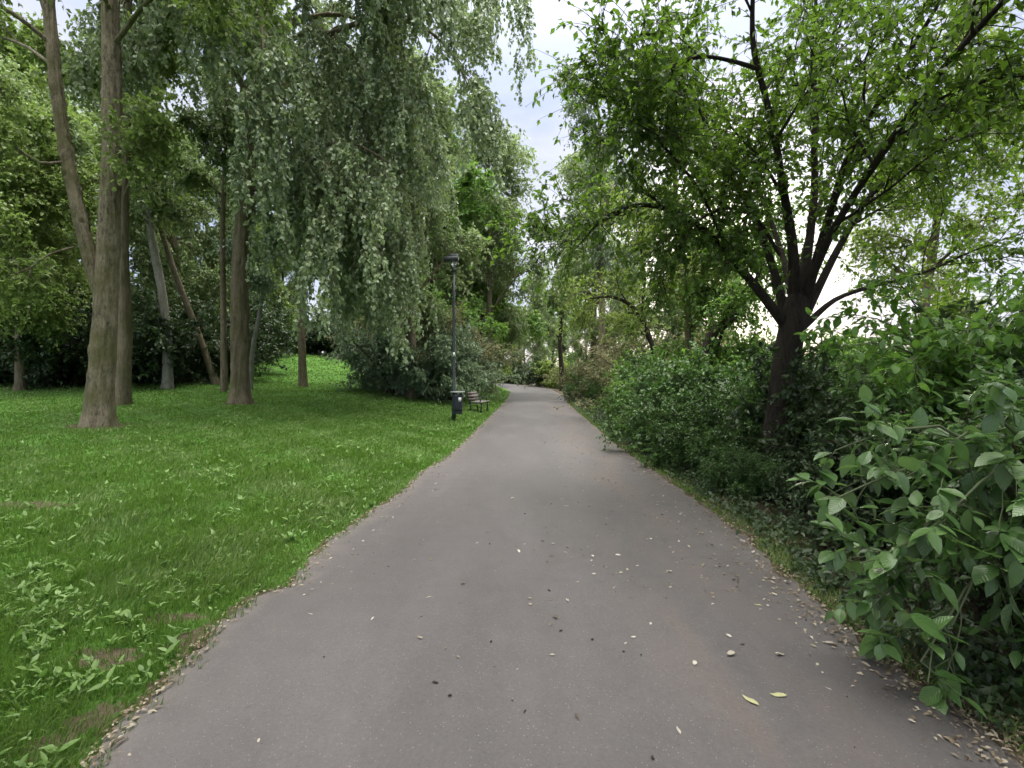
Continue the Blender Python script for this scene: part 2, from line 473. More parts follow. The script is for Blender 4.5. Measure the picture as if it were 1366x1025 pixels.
def path_mat():
    m, nt, N, L = newmat('worn_asphalt')
    g = N('ShaderNodeNewGeometry'); pos = g.outputs['Position']
    a = N('ShaderNodeAttribute'); a.attribute_name = 'across'
    mp = N('ShaderNodeMapping'); mp.inputs['Scale'].default_value = (1, .28, 1); L(pos, mp.inputs[0])
    big = noise(N, L, mp.outputs[0], 1.1, 6, .6); med = noise(N, L, pos, 5.5, 6, .65); fine = noise(N, L, pos, 260, 3, .8)
    grain = noise(N, L, pos, 55, 6, .85)
    base = ramp(N, [(.32, (.068, .059, .0595)), (.5, (.097, .084, .0848)), (.66, (.134, .118, .1195))]); L(big, base.inputs[0])
    col = mixc(N, L, .42, base.outputs[0], mixc(N, L, med, (.066, .061, .059), (.165, .154, .15)))
    # reddish worn bands that run along the path
    rb = ramp(N, [(.0, (.5, .5, .5)), (.16, (0, 0, 0)), (.60, (0, 0, 0)), (.72, (1, 1, 1)), (.80, (1, 1, 1)), (.92, (0, 0, 0))]); L(a.outputs['Fac'], rb.inputs[0])
    rb2 = ramp(N, [(.45, (0, 0, 0)), (.65, (.75, .75, .75))]); L(noise(N, L, mp.outputs[0], 2.2, 5, .6), rb2.inputs[0])
    col = mixc(N, L, math_(N, L, 'MULTIPLY', rb.outputs[0], rb2.outputs[0]), col, (.128, .100, .090))
    # pale dusty rims
    ed = ramp(N, [(0, (1, 1, 1)), (.07, (0, 0, 0)), (.95, (0, 0, 0)), (1, (.7, .7, .7))]); L(a.outputs['Fac'], ed.inputs[0])
    col = mixc(N, L, math_(N, L, 'MULTIPLY', ed.outputs[0], med), col, (.20, .172, .155))
    # aggregate
    fr = ramp(N, [(.30, (.62, .62, .62)), (.5, (1, 1, 1)), (.72, (1.0, 1.0, 1.0)), (.80, (1.5, 1.48, 1.45))]); L(fine, fr.inputs[0])
    col = mixc(N, L, .75, col, fr.outputs[0], 'MULTIPLY')
    gr = ramp(N, [(.3, (.66, .66, .66)), (.55, (1, 1, 1)), (.75, (1.35, 1.33, 1.3))]); L(grain, gr.inputs[0])
    col = mixc(N, L, .8, col, gr.outputs[0], 'MULTIPLY')
    for vs_, thr, keep_, tint in ((75, .20, .80, (.27, .25, .24)), (48, .17, .86, (.045, .04, .038))):       # pale and dark stones in the surface
        v2 = N('ShaderNodeTexVoronoi'); v2.inputs['Scale'].default_value = vs_; L(pos, v2.inputs['Vector'])
        d2 = ramp(N, [(thr * .8, (1, 1, 1)), (thr * 1.25, (0, 0, 0))]); L(v2.outputs['Distance'], d2.inputs[0])
        s2 = N('ShaderNodeSeparateColor'); L(v2.outputs['Color'], s2.inputs[0])
        k2 = ramp(N, [(keep_, (0, 0, 0)), (keep_ + .05, (.9, .9, .9))]); L(s2.outputs[1], k2.inputs[0])
        col = mixc(N, L, math_(N, L, 'MULTIPLY', d2.outputs[0], k2.outputs[0]), col, tint)
    vo = N('ShaderNodeTexVoronoi'); vo.inputs['Scale'].default_value = 3.4; L(pos, vo.inputs['Vector'])
    st = ramp(N, [(.03, (1, 1, 1)), (.085, (0, 0, 0))]); L(vo.outputs['Distance'], st.inputs[0])
    sc_ = N('ShaderNodeSeparateColor'); L(vo.outputs['Color'], sc_.inputs[0])
    sel = ramp(N, [(.62, (0, 0, 0)), (.7, (.6, .6, .6))]); L(sc_.outputs[0], sel.inputs[0])
    col = mixc(N, L, math_(N, L, 'MULTIPLY', st.outputs[0], sel.outputs[0]), col, (.05, .044, .04))
    p = N('ShaderNodeBsdfPrincipled'); L(col, p.inputs['Base Color']); p.inputs['Roughness'].default_value = .45
    p.inputs['Specular IOR Level'].default_value = .5
    bp = N('ShaderNodeBump'); bp.inputs['Strength'].default_value = .5; bp.inputs['Distance'].default_value = .006
    L(math_(N, L, 'ADD', math_(N, L, 'MULTIPLY', fine, .6), grain), bp.inputs['Height']); L(bp.outputs[0], p.inputs['Normal'])
    o = N('ShaderNodeOutputMaterial'); L(p.outputs[0], o.inputs[0])
    return m


M['ground'] = ground_mat(); M['path'] = path_mat()

# ------------------------------------------------------------------ ground and path
DIRT = [(-5.6, 5.7, .5, .2), (-2.22, 3.2, .2, .09), (-2.32, 2.75, .24, .10), (-2.0, 2.2, .12, .16), (-10.48, 12.15, .75, .7), (-9.64, 16.95, .6, .6), (-1.95, 2.95, .12, .2)]


def soil_at(x, y):
    s = np.zeros_like(x)
    for cx, cy, rx, ry in DIRT:
        s = np.maximum(s, 1.05 * np.exp(-(((x - cx) / rx) ** 2 + ((y - cy) / ry) ** 2) * (1 + .7 * wob(x, y, 6., cx))))
    e = .03 + .10 * wob(x, y, 2.3, 4)
    dl = xl(y) - x
    return np.maximum(s, np.where(dl > -.3, np.clip(1 - (dl - .0) / np.maximum(e, .04) * .5, 0, 1), 1))


def axis(segs):
    out = [segs[0][0]]
    for a, b, n in segs: out += list(np.linspace(a, b, n + 1)[1:])
    return np.array(out)


gx = axis([(-160, -40, 14), (-40, -14, 26), (-14, -3, 55), (-3, 4, 70), (4, 12, 24), (12, 40, 16), (40, 160, 10)])
gy = axis([(-30, 0, 15), (0, 8, 80), (8, 20, 48), (20, 50, 40), (50, 200, 25)])
X, Y = np.meshgrid(gx, gy)
Z = gz(X, Y) - .012
nxg, nyg = len(gx), len(gy)
idx = np.arange(nxg * nyg).reshape(nyg, nxg)
Q = np.stack([idx[:-1, :-1], idx[:-1, 1:], idx[1:, 1:], idx[1:, :-1]], -1).reshape(-1, 4)
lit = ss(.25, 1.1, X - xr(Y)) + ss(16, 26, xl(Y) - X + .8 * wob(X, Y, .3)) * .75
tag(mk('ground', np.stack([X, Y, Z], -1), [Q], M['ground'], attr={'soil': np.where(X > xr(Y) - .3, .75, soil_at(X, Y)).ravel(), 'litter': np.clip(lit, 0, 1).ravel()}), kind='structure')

py_ = np.r_[np.linspace(-12, 0, 13)[:-1], np.linspace(0, 14, 421)[:-1], np.linspace(14, 100, 110)]
na = 22
A = np.linspace(0, 1, na)
rl = xl(py_) - .05 + .05 * wob(py_, py_ * 0, 4.1, 2.) + .03 * wob(py_, py_ * 0, 13., 5.)
rrr = xr(py_) + .06 * wob(py_, py_ * 0, 3.3, 7.) + .025 * wob(py_, py_ * 0, 11., 1.)
PX = rl[:, None] * (1 - A) + rrr[:, None] * A
PY = np.repeat(py_[:, None], na, 1)
PZ = pathz(PY) + .004 + .03 * (1 - (2 * A - 1) ** 2)[None] * 1.0 - .0
PZ[:, 0] -= .02; PZ[:, -1] -= .02
ip = np.arange(len(py_) * na).reshape(-1, na)
Q = np.stack([ip[:-1, :-1], ip[:-1, 1:], ip[1:, 1:], ip[1:, :-1]], -1).reshape(-1, 4)
tag(mk('path', np.stack([PX, PY, PZ], -1), [Q], M['path'], attr={'across': np.tile(A, len(py_))}), kind='structure')


def path_height(x, y):
    a = np.clip((x - xl(y)) / (xr(y) - xl(y)), 0, 1)
    return pathz(y) + .004 + .03 * (1 - (2 * a - 1) ** 2)


# ------------------------------------------------------------------ grass and weeds
def grass_mat():
    m, nt, N, L = newmat('grass_blade')
    g = N('ShaderNodeNewGeometry')
    n = noise(N, L, g.outputs['Position'], .55, 4); n2 = noise(N, L, g.outputs['Position'], 3., 3)
    v = math_(N, L, 'ADD', math_(N, L, 'MULTIPLY', g.outputs['Random Per Island'], .40), math_(N, L, 'ADD', math_(N, L, 'MULTIPLY', n, .45), math_(N, L, 'MULTIPLY', n2, .3)))
    r = ramp(N, [(.22, (.035, .075, .012)), (.48, (.088, .15, .027)), (.72, (.155, .225, .056)), (.92, (.30, .33, .17))]); L(v, r.inputs[0])
    p = N('ShaderNodeBsdfPrincipled'); L(r.outputs[0], p.inputs['Base Color']); p.inputs['Roughness'].default_value = .5
    p.inputs['Specular IOR Level'].default_value = .35
    t = N('ShaderNodeBsdfTranslucent'); L(mixc(N, L, .5, r.outputs[0], (.16, .38, .03)), t.inputs[0])
    mx = N('ShaderNodeMixShader'); mx.inputs[0].default_value = .35; L(p.outputs[0], mx.inputs[1]); L(t.outputs[0], mx.inputs[2])
    o = N('ShaderNodeOutputMaterial'); L(mx.outputs[0], o.inputs[0])
    return m


M['grass'] = grass_mat()


def blades(x, y, h, w, rng, lean=.5):
    n = len(x); z = gz(x, y) - .012
    b = np.stack([x, y, z], 1)
    a = rng.uniform(0, 2 * np.pi, n)
    side = np.stack([np.cos(a), np.sin(a), np.zeros(n)], 1)
    ph = 2.2 * wob(x, y, 1.3, 2.)
    ld = nrm(np.stack([np.cos(ph) + rng.normal(size=n) * .8, np.sin(ph) + rng.normal(size=n) * .8, np.zeros(n)], 1)) * (lean * rng.uniform(.2, 1.3, n))[:, None]
    up = np.array([0, 0, 1.])
    h = h[:, None]; w = w[:, None]
    mid = b + h * (.55 * up + ld * .30); tip = b + h * (np.clip(1 - .45 * np.linalg.norm(ld, axis=1, keepdims=True)**2, .35, 1) * up + ld * 1.0)
    V = np.stack([b - side * w * .5, b + side * w * .5, mid + side * w * .42, mid - side * w * .42, tip], 1)
    off = (np.arange(n) * 5)[:, None]
    return V.reshape(-1, 3), [np.array([[0, 1, 2, 3]]) + off, np.array([[3, 2, 4]]) + off]


rg = np.random.default_rng(3)
n = 400000
D = np.exp(rg.uniform(math.log(1.15), math.log(46), n)); th = rg.uniform(-1.02, .12, n)
x = D * np.tan(th) ; y = D
k = np.abs(x) < 48
x, y, D = x[k], y[k], D[k]
dl = xl(y) - x
bare = soil_at(x, y)
k = (dl > -.06 + .09 * wob(x, y, 5., 1.) + .07 * wob(x, y, 17., 1.) + .03 * wob(x, y, 41., 3.)) & (rg.uniform(size=len(x)) > np.minimum(bare, .72)) & (rg.uniform(size=len(x)) > .93 * ss(15, 25, dl))
x, y, D, dl = x[k], y[k], D[k], dl[k]
hh = (.082 + .04 * wob(x, y, 1.1, 3.) + .03 * wob(x, y, 3.7, 9.)) * rg.uniform(.55, 1.35, len(x)) * (.55 + .45 * ss(0, .5, dl)) * (1 - .30 * ss(5, 14, D))
ww = .0042 * np.maximum(1, D / 2.6) * rg.uniform(.6, 1.5, len(x))
G = Geo(); G.add(*blades(x, y, np.maximum(hh, .025), ww, rg, .75))
# thin verge on the shrub side
n = 15000
y = np.exp(rg.uniform(math.log(1.5), math.log(30), n)); x = xr(y) + np.abs(rg.normal(size=n)) * .28 - .03
k = wob(x, y, 2.1, 4.) + rg.normal(size=n) * .4 > -.15
x, y = x[k], y[k]
G.add(*blades(x, y, .06 * rg.uniform(.5, 1.6, len(x)), .0045 * np.maximum(1, y / 3), rg, .9))
tag(G.out('grass', M['grass']), kind='stuff')

# broad-leaved weeds through the lawn
n = 7500
D = np.exp(rg.uniform(math.log(1.6), math.log(26), n)); x = D * np.tan(rg.uniform(-.98, .1, n)); y = D
dl = xl(y) - x
k = (dl > .08) & (dl < 16) & (wob(x, y, .8, 6.) + rg.normal(size=n) * .5 > .1) & (soil_at(x, y) < .6)
x, y, D = x[k], y[k], D[k]
m = 6
px = np.repeat(x, m); pyy = np.repeat(y, m); n = len(px)
a = rg.uniform(0, 6.28, n); el = rg.uniform(.15, 1.1, n)
al = np.stack([np.cos(a) * np.cos(el), np.sin(a) * np.cos(el), np.sin(el)], 1)
pos = np.stack([px + rg.normal(size=n) * .012, pyy + rg.normal(size=n) * .012, gz(px, pyy) + rg.uniform(.0, .05, n)], 1)
Vw, Fw, Uw = leaf_geo(pos, al, nrm(np.array([0, 0, 1.]) + rsphere(n, rg) * .35), rg.uniform(.03, .085, n) * np.repeat(rg.uniform(.3, 1.1, len(x)), m) * (1 + .02 * pyy), rg.uniform(.25, .5, n), LT12)
tag(mk('weeds', Vw, Fw, M['weed'], uv=Uw), kind='stuff')

# low ground cover under the shrubs
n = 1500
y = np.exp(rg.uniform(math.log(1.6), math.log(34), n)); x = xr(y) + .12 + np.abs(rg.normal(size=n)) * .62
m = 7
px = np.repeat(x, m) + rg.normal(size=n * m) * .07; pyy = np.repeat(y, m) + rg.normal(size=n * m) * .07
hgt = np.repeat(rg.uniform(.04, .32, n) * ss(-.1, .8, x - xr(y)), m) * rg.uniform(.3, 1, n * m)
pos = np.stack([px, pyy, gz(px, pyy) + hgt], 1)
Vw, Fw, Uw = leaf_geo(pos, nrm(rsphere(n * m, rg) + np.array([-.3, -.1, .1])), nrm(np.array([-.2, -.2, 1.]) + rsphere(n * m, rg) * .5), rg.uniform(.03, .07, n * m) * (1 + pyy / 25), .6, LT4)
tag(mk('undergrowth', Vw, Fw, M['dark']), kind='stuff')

# ------------------------------------------------------------------ plant builders
def joined(tw):
    g = Geo()
    for V, Q in tw: g.add(V, [Q])
    return g


def plant(root, rng, trunks, polys, fol, barkmat, leafmat, origin, twigmat=None, crown='crown', trunk='trunk', trunk_kw=None, branch_name='branches', limb_sides=7, extra=None):
    """trunks: explicit (n,4) polylines, each its own mesh; polys: branches; fol: foliage results"""
    origin = np.asarray(origin)
    for i, T in enumerate(trunks):
        kw = dict(trunk_kw or {})
        if i: kw['flare'] = 0
        V, Q = trunk_tube(T, rng=rng, **kw)
        mk(trunk if i == 0 else 'stem', V - origin, [Q], barkmat, root)
    g = Geo()
    if polys:
        P = np.stack([catmull(p, 12) for p in polys])
        P[:, :, 3] = np.maximum(P[:, :, 3], .003)
        V, Q = tubes(P[:, :, :3], P[:, :, 3], limb_sides); g.add(V, [Q])
    mats = barkmat
    for tw, lf in fol: g.add(tw[0], [tw[1]])
    g.out(branch_name, barkmat, root, origin=origin)
    g = Geo()
    for tw, (V, Fs, U) in fol: g.add(V, Fs, U)
    return g.out(crown, leafmat, root, origin=origin)


def tree_proto(name, label, cat, group, seed, h, trunk_r, fork, crown_r, leafmat, barkmat, n_limb=9, n_twigs=3200, m=9, size=(.13, .2), lean=(0, 0), droop=.3,
               tl=(.6, 1.3), limb_up=.55, ratio=.62, t0=.3):
    """a generic broadleaf tree standing at the origin"""
    rng = np.random.default_rng(seed)
    root = thing(name, (0, 0, 0), label, cat, group)
    lx, ly = lean
    T = np.array([(0, 0, -.25, trunk_r * 1.05), (lx * .1, ly * .1, h * .2, trunk_r * .86), (lx * .45 + .1, ly * .45, h * .45, trunk_r * .68), (lx * .8, ly * .8, h * .72, trunk_r * .42), (lx, ly, h * .96, trunk_r * .08)])
    main = catmull(T, 8)
    limbs = []
    for i in range(n_limb):
        t = t0 + (1 - t0) * .93 * (i + rng.uniform(.2, .8)) / n_limb
        p = catmull(T, 60)[int(t * 59)]
        a = i * 2.4 + rng.normal() * .35
        e = limb_up + rng.uniform(-.25, .35) + .5 * (t - .5)
        d = (math.cos(a) * math.cos(e), math.sin(a) * math.cos(e), math.sin(e))
        prof = math.sin(math.pi * min(1, .18 + .82 * (1 - (t - t0) / (1 - t0)) ** .8) * .62) if t > t0 else 1
        limbs.append(branch(rng, p[:3], d, crown_r * rng.uniform(.75, 1.2) * max(prof, .3), p[3] * .55, 8, .13, (0, 0, .03)))
    sec = ramify(rng, limbs + [main[3:]], 6, .2, 1, (.5, 1.1), .5, .5, .18, (0, 0, .0))
    ter = ramify(rng, sec, 3, .3, 1, (.5, 1.1), .55, .4, .2, (0, 0, -.02))
    fol = [foliage(rng, sec + ter, n_twigs, tl, .25, droop, .05, .9, .6, m, size, ratio)]
    plant(root, rng, [T], limbs + sec, fol, barkmat, leafmat, (0, 0, 0), trunk_kw=dict(K=24, sides=14, flare=.5, rough=.06, base_h=.4))
    return root


def bush_proto(name, label, cat, group, seed, h, r, leafmat, barkmat, n_stem=16, n_twigs=1500, m=9, size=(.06, .1), ratio=.55, tl=(.3, .7), droop=.2, tmpl=LT4, flat=1.0, low=.1, leaf_up=.7, hang=.2):
    rng = np.random.default_rng(seed)
    root = thing(name, (0, 0, 0), label, cat, group)
    stems = []
    for i in range(n_stem):
        a = i * 2.4 + rng.normal() * .3; q = math.sqrt((i + .5) / n_stem)
        e = 1.5 - q * rng.uniform(.45, .95)
        d = (math.cos(a) * math.cos(e), math.sin(a) * math.cos(e) * flat, math.sin(e))
        L = h * (1.02 - .25 * q) * rng.uniform(.8, 1.15) + r * q * .35
        stems.append(branch(rng, (math.cos(a) * q * r * .25, math.sin(a) * q * r * .25 * flat, -.1), d, L, .03 * h / 3 + .008, 8, .1, (math.cos(a) * .05, math.sin(a) * .05 * flat, -.03 * q), .25))
    sec = ramify(rng, stems, 6, .12, 1, (.5, 1.2), .42, .3, .18, (0, 0, .0))
    fol = [foliage(rng, stems + sec, n_twigs, tl, low, droop, .15, .9, .5, m, size, ratio, tmpl=tmpl, leaf_up=leaf_up, hang=hang, keep=lambda p: p[:, 2] > .02)]
    plant(root, rng, [], stems + sec, fol, barkmat, leafmat, (0, 0, 0), crown='foliage', branch_name='stems', limb_sides=5)
    return root


# ------------------------------------------------------------------ the right tree that overhangs the path
rng = np.random.default_rng(21)
D0 = 7.2
o0 = gp(3.85, D0)
def pr(l, d=D0): return np.array([np.r_[at(a, b, d + (c[0] if c else 0)), r] for a, b, r, *c in l])
root = thing('park_tree', o0, 'dark spreading tree beside the path whose low fork splits into many upright limbs', 'tree')
trunkR = np.array([np.r_[o0 + (0, 0, -.2), .23], np.r_[at(1034, 590, D0), .175], np.r_[at(1045, 500, D0), .165], np.r_[at(1056, 440, D0), .18], np.r_[at(1062, 405, D0), .165], np.r_[at(1066, 385, D0), .09]])
limR = [
    pr([(1052, 440, .10), (1018, 395, .085, -.1), (975, 345, .07, -.2), (940, 308, .06, -.3), (895, 281, .05, -.4), (850, 274, .038, -.5), (805, 292, .025, -.6), (770, 330, .01, -.6)]),
    pr([(1050, 430, .10), (1032, 360, .075, .2), (1006, 290, .06, .3), (982, 246, .05, .4), (952, 190, .04, .5), (925, 130, .03, .6), (880, 60, .014, .7)]),
    pr([(1062, 420, .13), (1056, 320, .085, -.1), (1044, 248, .07, -.3), (1032, 174, .06, -.5), (1020, 125, .052, -.6), (1006, 70, .045, -.7), (1004, -40, .03, -.9), (990, -160, .012, -1)]),
    pr([(1066, 410, .11), (1082, 300, .075, .2), (1087, 240, .065, .3), (1086, 190, .058, .3), (1090, 140, .05, .4), (1083, 80, .04, .5), (1092, -30, .025, .5), (1100, -140, .01, .6)]),
    pr([(1070, 415, .10), (1106, 290, .07, -.2), (1131, 210, .055, -.5), (1172, 137, .045, -.8), (1222, 55, .035, -1.1), (1280, -40, .015, -1.4)]),
    pr([(1072, 425, .09), (1126, 318, .06, .1), (1164, 258, .05, .1), (1214, 220, .042, .0), (1270, 185, .034, -.2), (1350, 150, .022, -.4), (1440, 120, .01, -.5)]),
    pr([(1068, 440, .07), (1118, 398, .045, .2), (1158, 384, .035, .3), (1220, 368, .028, .4), (1310, 330, .02, .6), (1400, 300, .01, .8)]),
    pr([(1012, 92, .04, -.7), (978, 82, .034, -.8), (937, 76, .03, -.9), (903, 87, .025, -1), (879, 112, .02, -1.1), (858, 145, .012, -1.2), (845, 180, .006, -1.2)]),
    pr([(1070, 400, .08), (1110, 310, .06, -.8), (1180, 200, .05, -1.8), (1260, 90, .04, -2.6), (1340, 0, .03, -3.1), (1420, -80, .014, -3.4)]),
    pr([(1066, 405, .08), (1075, 330, .06, .9), (1110, 230, .05, 1.9), (1150, 130, .04, 2.6), (1190, 40, .02, 3.1), (1210, -60, .01, 3.3)]),
    pr([(1060, 410, .08), (1040, 330, .055, .9), (1000, 230, .045, 1.6), (940, 150, .03, 2.2), (880, 100, .014, 2.6)]),
    pr([(1131, 215, .04, -.5), (1190, 180, .034, -.9), (1240, 140, .03, -1.2), (1310, 110, .02, -1.5), (1380, 100, .01, -1.7)]),
    pr([(1040, 340, .035, .0), (1000, 285, .03, -.3), (960, 280, .024, -.5), (925, 300, .018, -.6), (900, 335, .008, -.7)]),
    pr([(975, 345, .03, -.2), (930, 250, .025, -.6), (880, 190, .02, -1), (825, 140, .014, -1.2), (785, 95, .006, -1.3)]),
]
for l in limR: l[:, 3] *= .78
limR8 = [catmull(l, 8) for l in limR]
secR = ramify(rng, limR8, 6, .28, 1, (.45, 1.0), .36, .5, .16, (0, 0, .02), rr=.5)
terR = ramify(rng, secR, 4, .25, 1, (.5, 1.1), .7, .45, .2, (0, 0, -.02), rr=.6)
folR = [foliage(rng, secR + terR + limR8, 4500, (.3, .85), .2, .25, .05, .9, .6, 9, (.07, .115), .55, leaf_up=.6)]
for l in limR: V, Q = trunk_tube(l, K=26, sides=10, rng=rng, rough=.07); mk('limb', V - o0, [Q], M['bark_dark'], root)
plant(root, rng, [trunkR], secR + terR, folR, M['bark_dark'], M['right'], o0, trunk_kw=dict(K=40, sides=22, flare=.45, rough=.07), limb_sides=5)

# ------------------------------------------------------------------ twin stemmed tree on the lawn
rng = np.random.default_rng(8)
D1 = 12.2
o1 = gp((133 - CX) / F * D1, D1)
root = thing('park_tree', o1, 'thick grey twin-stemmed tree with a flared base and knotty bark on the lawn', 'tree')
def p1(l): return np.array([np.r_[at(a, b, D1 + (c[0] if c else 0)), r] for a, b, r, *c in l])
z0 = np.r_[o1 + (0, 0, -.2), .40]
T1 = np.vstack([z0, p1([(133, 540, .35), (137, 480, .33), (141, 400, .31), (146, 300, .27), (149, 200, .25), (149, 100, .24), (147, 0, .225), (143, -160, .19), (150, -380, .1), (155, -480, .03)])])
T1[:, 3] *= .80
S1 = p1([(142, 420, .15), (128, 372, .18), (114, 320, .175), (99, 255, .165), (86, 190, .155), (76, 120, .15), (68, 40, .145), (60, -40, .135), (40, -200, .1), (30, -330, .03)])
S1[:, 3] *= .86
limb1 = [
    p1([(90, 215, .05), (55, 218, .04, -.4), (10, 190, .03, -.8), (-60, 170, .012, -1.2)]),
    p1([(98, 330, .03), (70, 338, .025, -.3), (35, 360, .018, -.6), (-10, 372, .006, -.9)]),
    p1([(165, 262, .022), (176, 235, .018, -.1), (187, 195, .014, -.2), (192, 160, .007, -.3)]),
    p1([(70, 60, .06), (20, 20, .05, -.5), (-60, -20, .03, -1.2), (-140, -10, .012, -1.6)]),
    p1([(152, 60, .07), (200, 0, .05, -.6), (270, -40, .035, -1.2), (340, -30, .012, -1.6)]),
    p1([(150, -60, .07), (200, -130, .05, 1), (280, -160, .035, 2), (360, -130, .012, 2.8)]),
    p1([(150, 20, .06), (110, -60, .05, -1.2), (80, -110, .035, -2.2), (40, -120, .012, -3)]),
    p1([(72, 90, .05), (30, 60, .04, .8), (-30, 50, .03, 1.6), (-80, 80, .012, 2.2)]),
    p1([(148, -200, .07), (60, -280, .05, -.6), (-40, -300, .03, -1)]),
    p1([(148, -260, .07), (240, -340, .05, -.6), (330, -360, .03, -1)]),
]
l8 = [catmull(l, 8) for l in limb1]
sec = ramify(rng, l8 + [catmull(T1[-4:], 8), catmull(S1[-4:], 8)], 6, .3, 1, (.5, 1.0), .45, .6, .16, (0, 0, -.01), rr=.45)
ter = ramify(rng, sec, 3, .25, 1, (.5, 1.1), .55, .35, .2, (0, 0, -.03), rr=.6)
fol = [foliage(rng, sec + ter, 4000, (.35, .8), .25, .35, .0, .9, .6, 10, (.10, .155), .62)]
plant(root, rng, [T1, S1], l8 + sec, fol, M['bark_pale'], M['maple'], o1, trunk_kw=dict(K=200, sides=56, flare=.6, rough=.035, lobes=6, knots=26), limb_sides=6)

# ------------------------------------------------------------------ weeping silver-leaved tree
rng = np.random.default_rng(14)
D2 = 17.0
o2 = gp((320 - CX) / F * D2, D2)
root = thing('weeping_tree', o2, 'large weeping tree with a curtain of drooping silver-green leaves over a grey trunk', 'tree')
def p2(l): return np.array([np.r_[at(a, b, D2 + (c[0] if c else 0)), r] for a, b, r, *c in l])
T2 = np.vstack([np.r_[o2 + (0, 0, -.2), .33], p2([(320, 520, .27), (320, 440, .25), (321, 350, .24), (327, 270, .23), (332, 200, .21), (338, 120, .17), (350, 30, .13), (360, -60, .07), (365, -110, .02)])])
T2[:, 3] *= 1.15
lm = []
tops = [(-1.0, 4.5, 0), (-.45, 6.5, .5), (-.15, 7.5, 0), (.15, 7.0, .6), (.5, 5.5, 0), (.9, 4.5, .4), (1.4, 4, 0), (2.2, 4, 0), (3.0, 4.5, .3), (-1.6, 4.2, 0), (-2.3, 4, .3), (-.7, 5.5, 1.2), (-.3, 5.2, 1.4), (.05, 4, 1.6)]
for i, (az, rad, up) in enumerate(tops):
    q = catmull(T2, 40)[int(22 + 15 * (i * .618 % 1))]
    d = np.array([math.cos(az), math.sin(az) if abs(az) < 9 else 0, 0.])
    L = [np.r_[q[:3], .11], np.r_[q[:3] + d * rad * .3 + (0, 0, 1.5 + up), .09], np.r_[q[:3] + d * rad * .65 + (0, 0, 2.1 + up), .07], np.r_[q[:3] + d * rad * .92 + (0, 0, 1.2 + up), .045], np.r_[q[:3] + d * rad * 1.05 + (0, 0, -.6 + up), .02]]
    lm.append(catmull(np.array(L), 8))
for i, (az, rad, up) in enumerate([(-.55, 5.4, .4), (-.2, 6.0, 0), (.12, 6.2, .2), (-.35, 6.4, -.3), (-.05, 5.6, -.3), (.3, 5.5, .1)]):
    q = catmull(T2, 40)[15 + i % 4]; d = np.array([math.cos(az), math.sin(az), 0.])
    L = [np.r_[q[:3], .08], np.r_[q[:3] + d * rad * .35 + (0, 0, .9 + up), .06], np.r_[q[:3] + d * rad * .7 + (0, 0, .9 + up), .045], np.r_[q[:3] + d * rad + (0, 0, -.3 + up), .015]]
    lm.append(catmull(np.array(L), 8))
sec = ramify(rng, lm, 7, .25, 1, (.5, 1.1), .45, .8, .14, (0, 0, -.16), rr=.45)
ter = ramify(rng, sec, 3, .2, 1, (.4, 1.0), .6, .8, .12, (0, 0, -.22), rr=.6)
dro = ramify(rng, lm + sec[::2], 4, .3, 1, (.6, 1.2), .55, 3.7, .07, (0, 0, -.45), rr=.3)
def curtain(p):                                       # strands end before the lamp and leave the lower trunk clear
    q = p[..., :3]; x, z = q[..., 0], q[..., 2]
    return ~(((x > -3.1 - .12 * (z - 5)) & (z < 7.5)) | ((x < -8.7 + .36 * (17 - q[..., 1]) + .25 * np.sin(q[..., 1] * 3)) & (z < 9.3)) | (z < 1.35))
dro = [p for p in dro if curtain(p[-1])]; ter = [p for p in ter if curtain(p[-1])]; sec = [p for p in sec if curtain(p[-1])]
fol = [foliage(rng, sec + ter, 9500, (.4, 1.0), .2, .55, -.1, .7, .6, 10, (.115, .18), .7, leaf_up=.45, hang=.5, keep=curtain),
       foliage(rng, dro, 9000, (.3, .7), .1, .5, -.35, .6, .7, 10, (.115, .18), .7, leaf_up=.4, hang=.6, keep=curtain)]
plant(root, rng, [T2], lm + sec + dro, fol, M['bark_mid'], M['weep'], o2, trunk_kw=dict(K=160, sides=48, flare=.55, rough=.04, knots=18), limb_sides=6)

# ------------------------------------------------------------------ named woodland trees on the lawn side
def slim_tree(seed, name, label, pts, d, r, leafmat, barkmat, n_twigs=900, size=(.1, .16), group=None, branches=6, blen=2.4, tmin=.45, stems=(), trop=(0, 0, .02), m=8):
    rng = np.random.default_rng(seed)
    a0 = pts[0]; x0 = (a0[0] - CX) / F * d
    o = gp(x0, d)
    root = thing(name, o, label, 'tree', group)
    T = np.vstack([np.r_[o + (0, 0, -.2), r * 1.1]] + [np.r_[at(a, b, d + (c[0] if c else 0)), r * f] for a, b, f, *c in pts[1:]])
    tr = [T]
    for s in stems: tr.append(np.array([np.r_[at(a, b, d + (c[0] if c else 0)), r * f] for a, b, f, *c in s]))
    lb = ramify(rng, [catmull(t, 10) for t in tr], branches, tmin, 1, (.6, 1.2), .0, blen, .15, trop, rr=.5)
    sec = ramify(rng, lb, 4, .25, 1, (.5, 1.1), .5, .6, .18, (0, 0, -.02), rr=.5)
    fol = [foliage(rng, lb + sec, int(n_twigs * 2.0), (.4, 1.0), .25, .35, .0, .9, .6, m, (size[0] * 1.2, size[1] * 1.25), .62)]
    plant(root, rng, tr, lb + sec, fol, barkmat, leafmat, o, trunk_kw=dict(K=40, sides=14, flare=.4, rough=.05, base_h=.3), limb_sides=5)
    return root


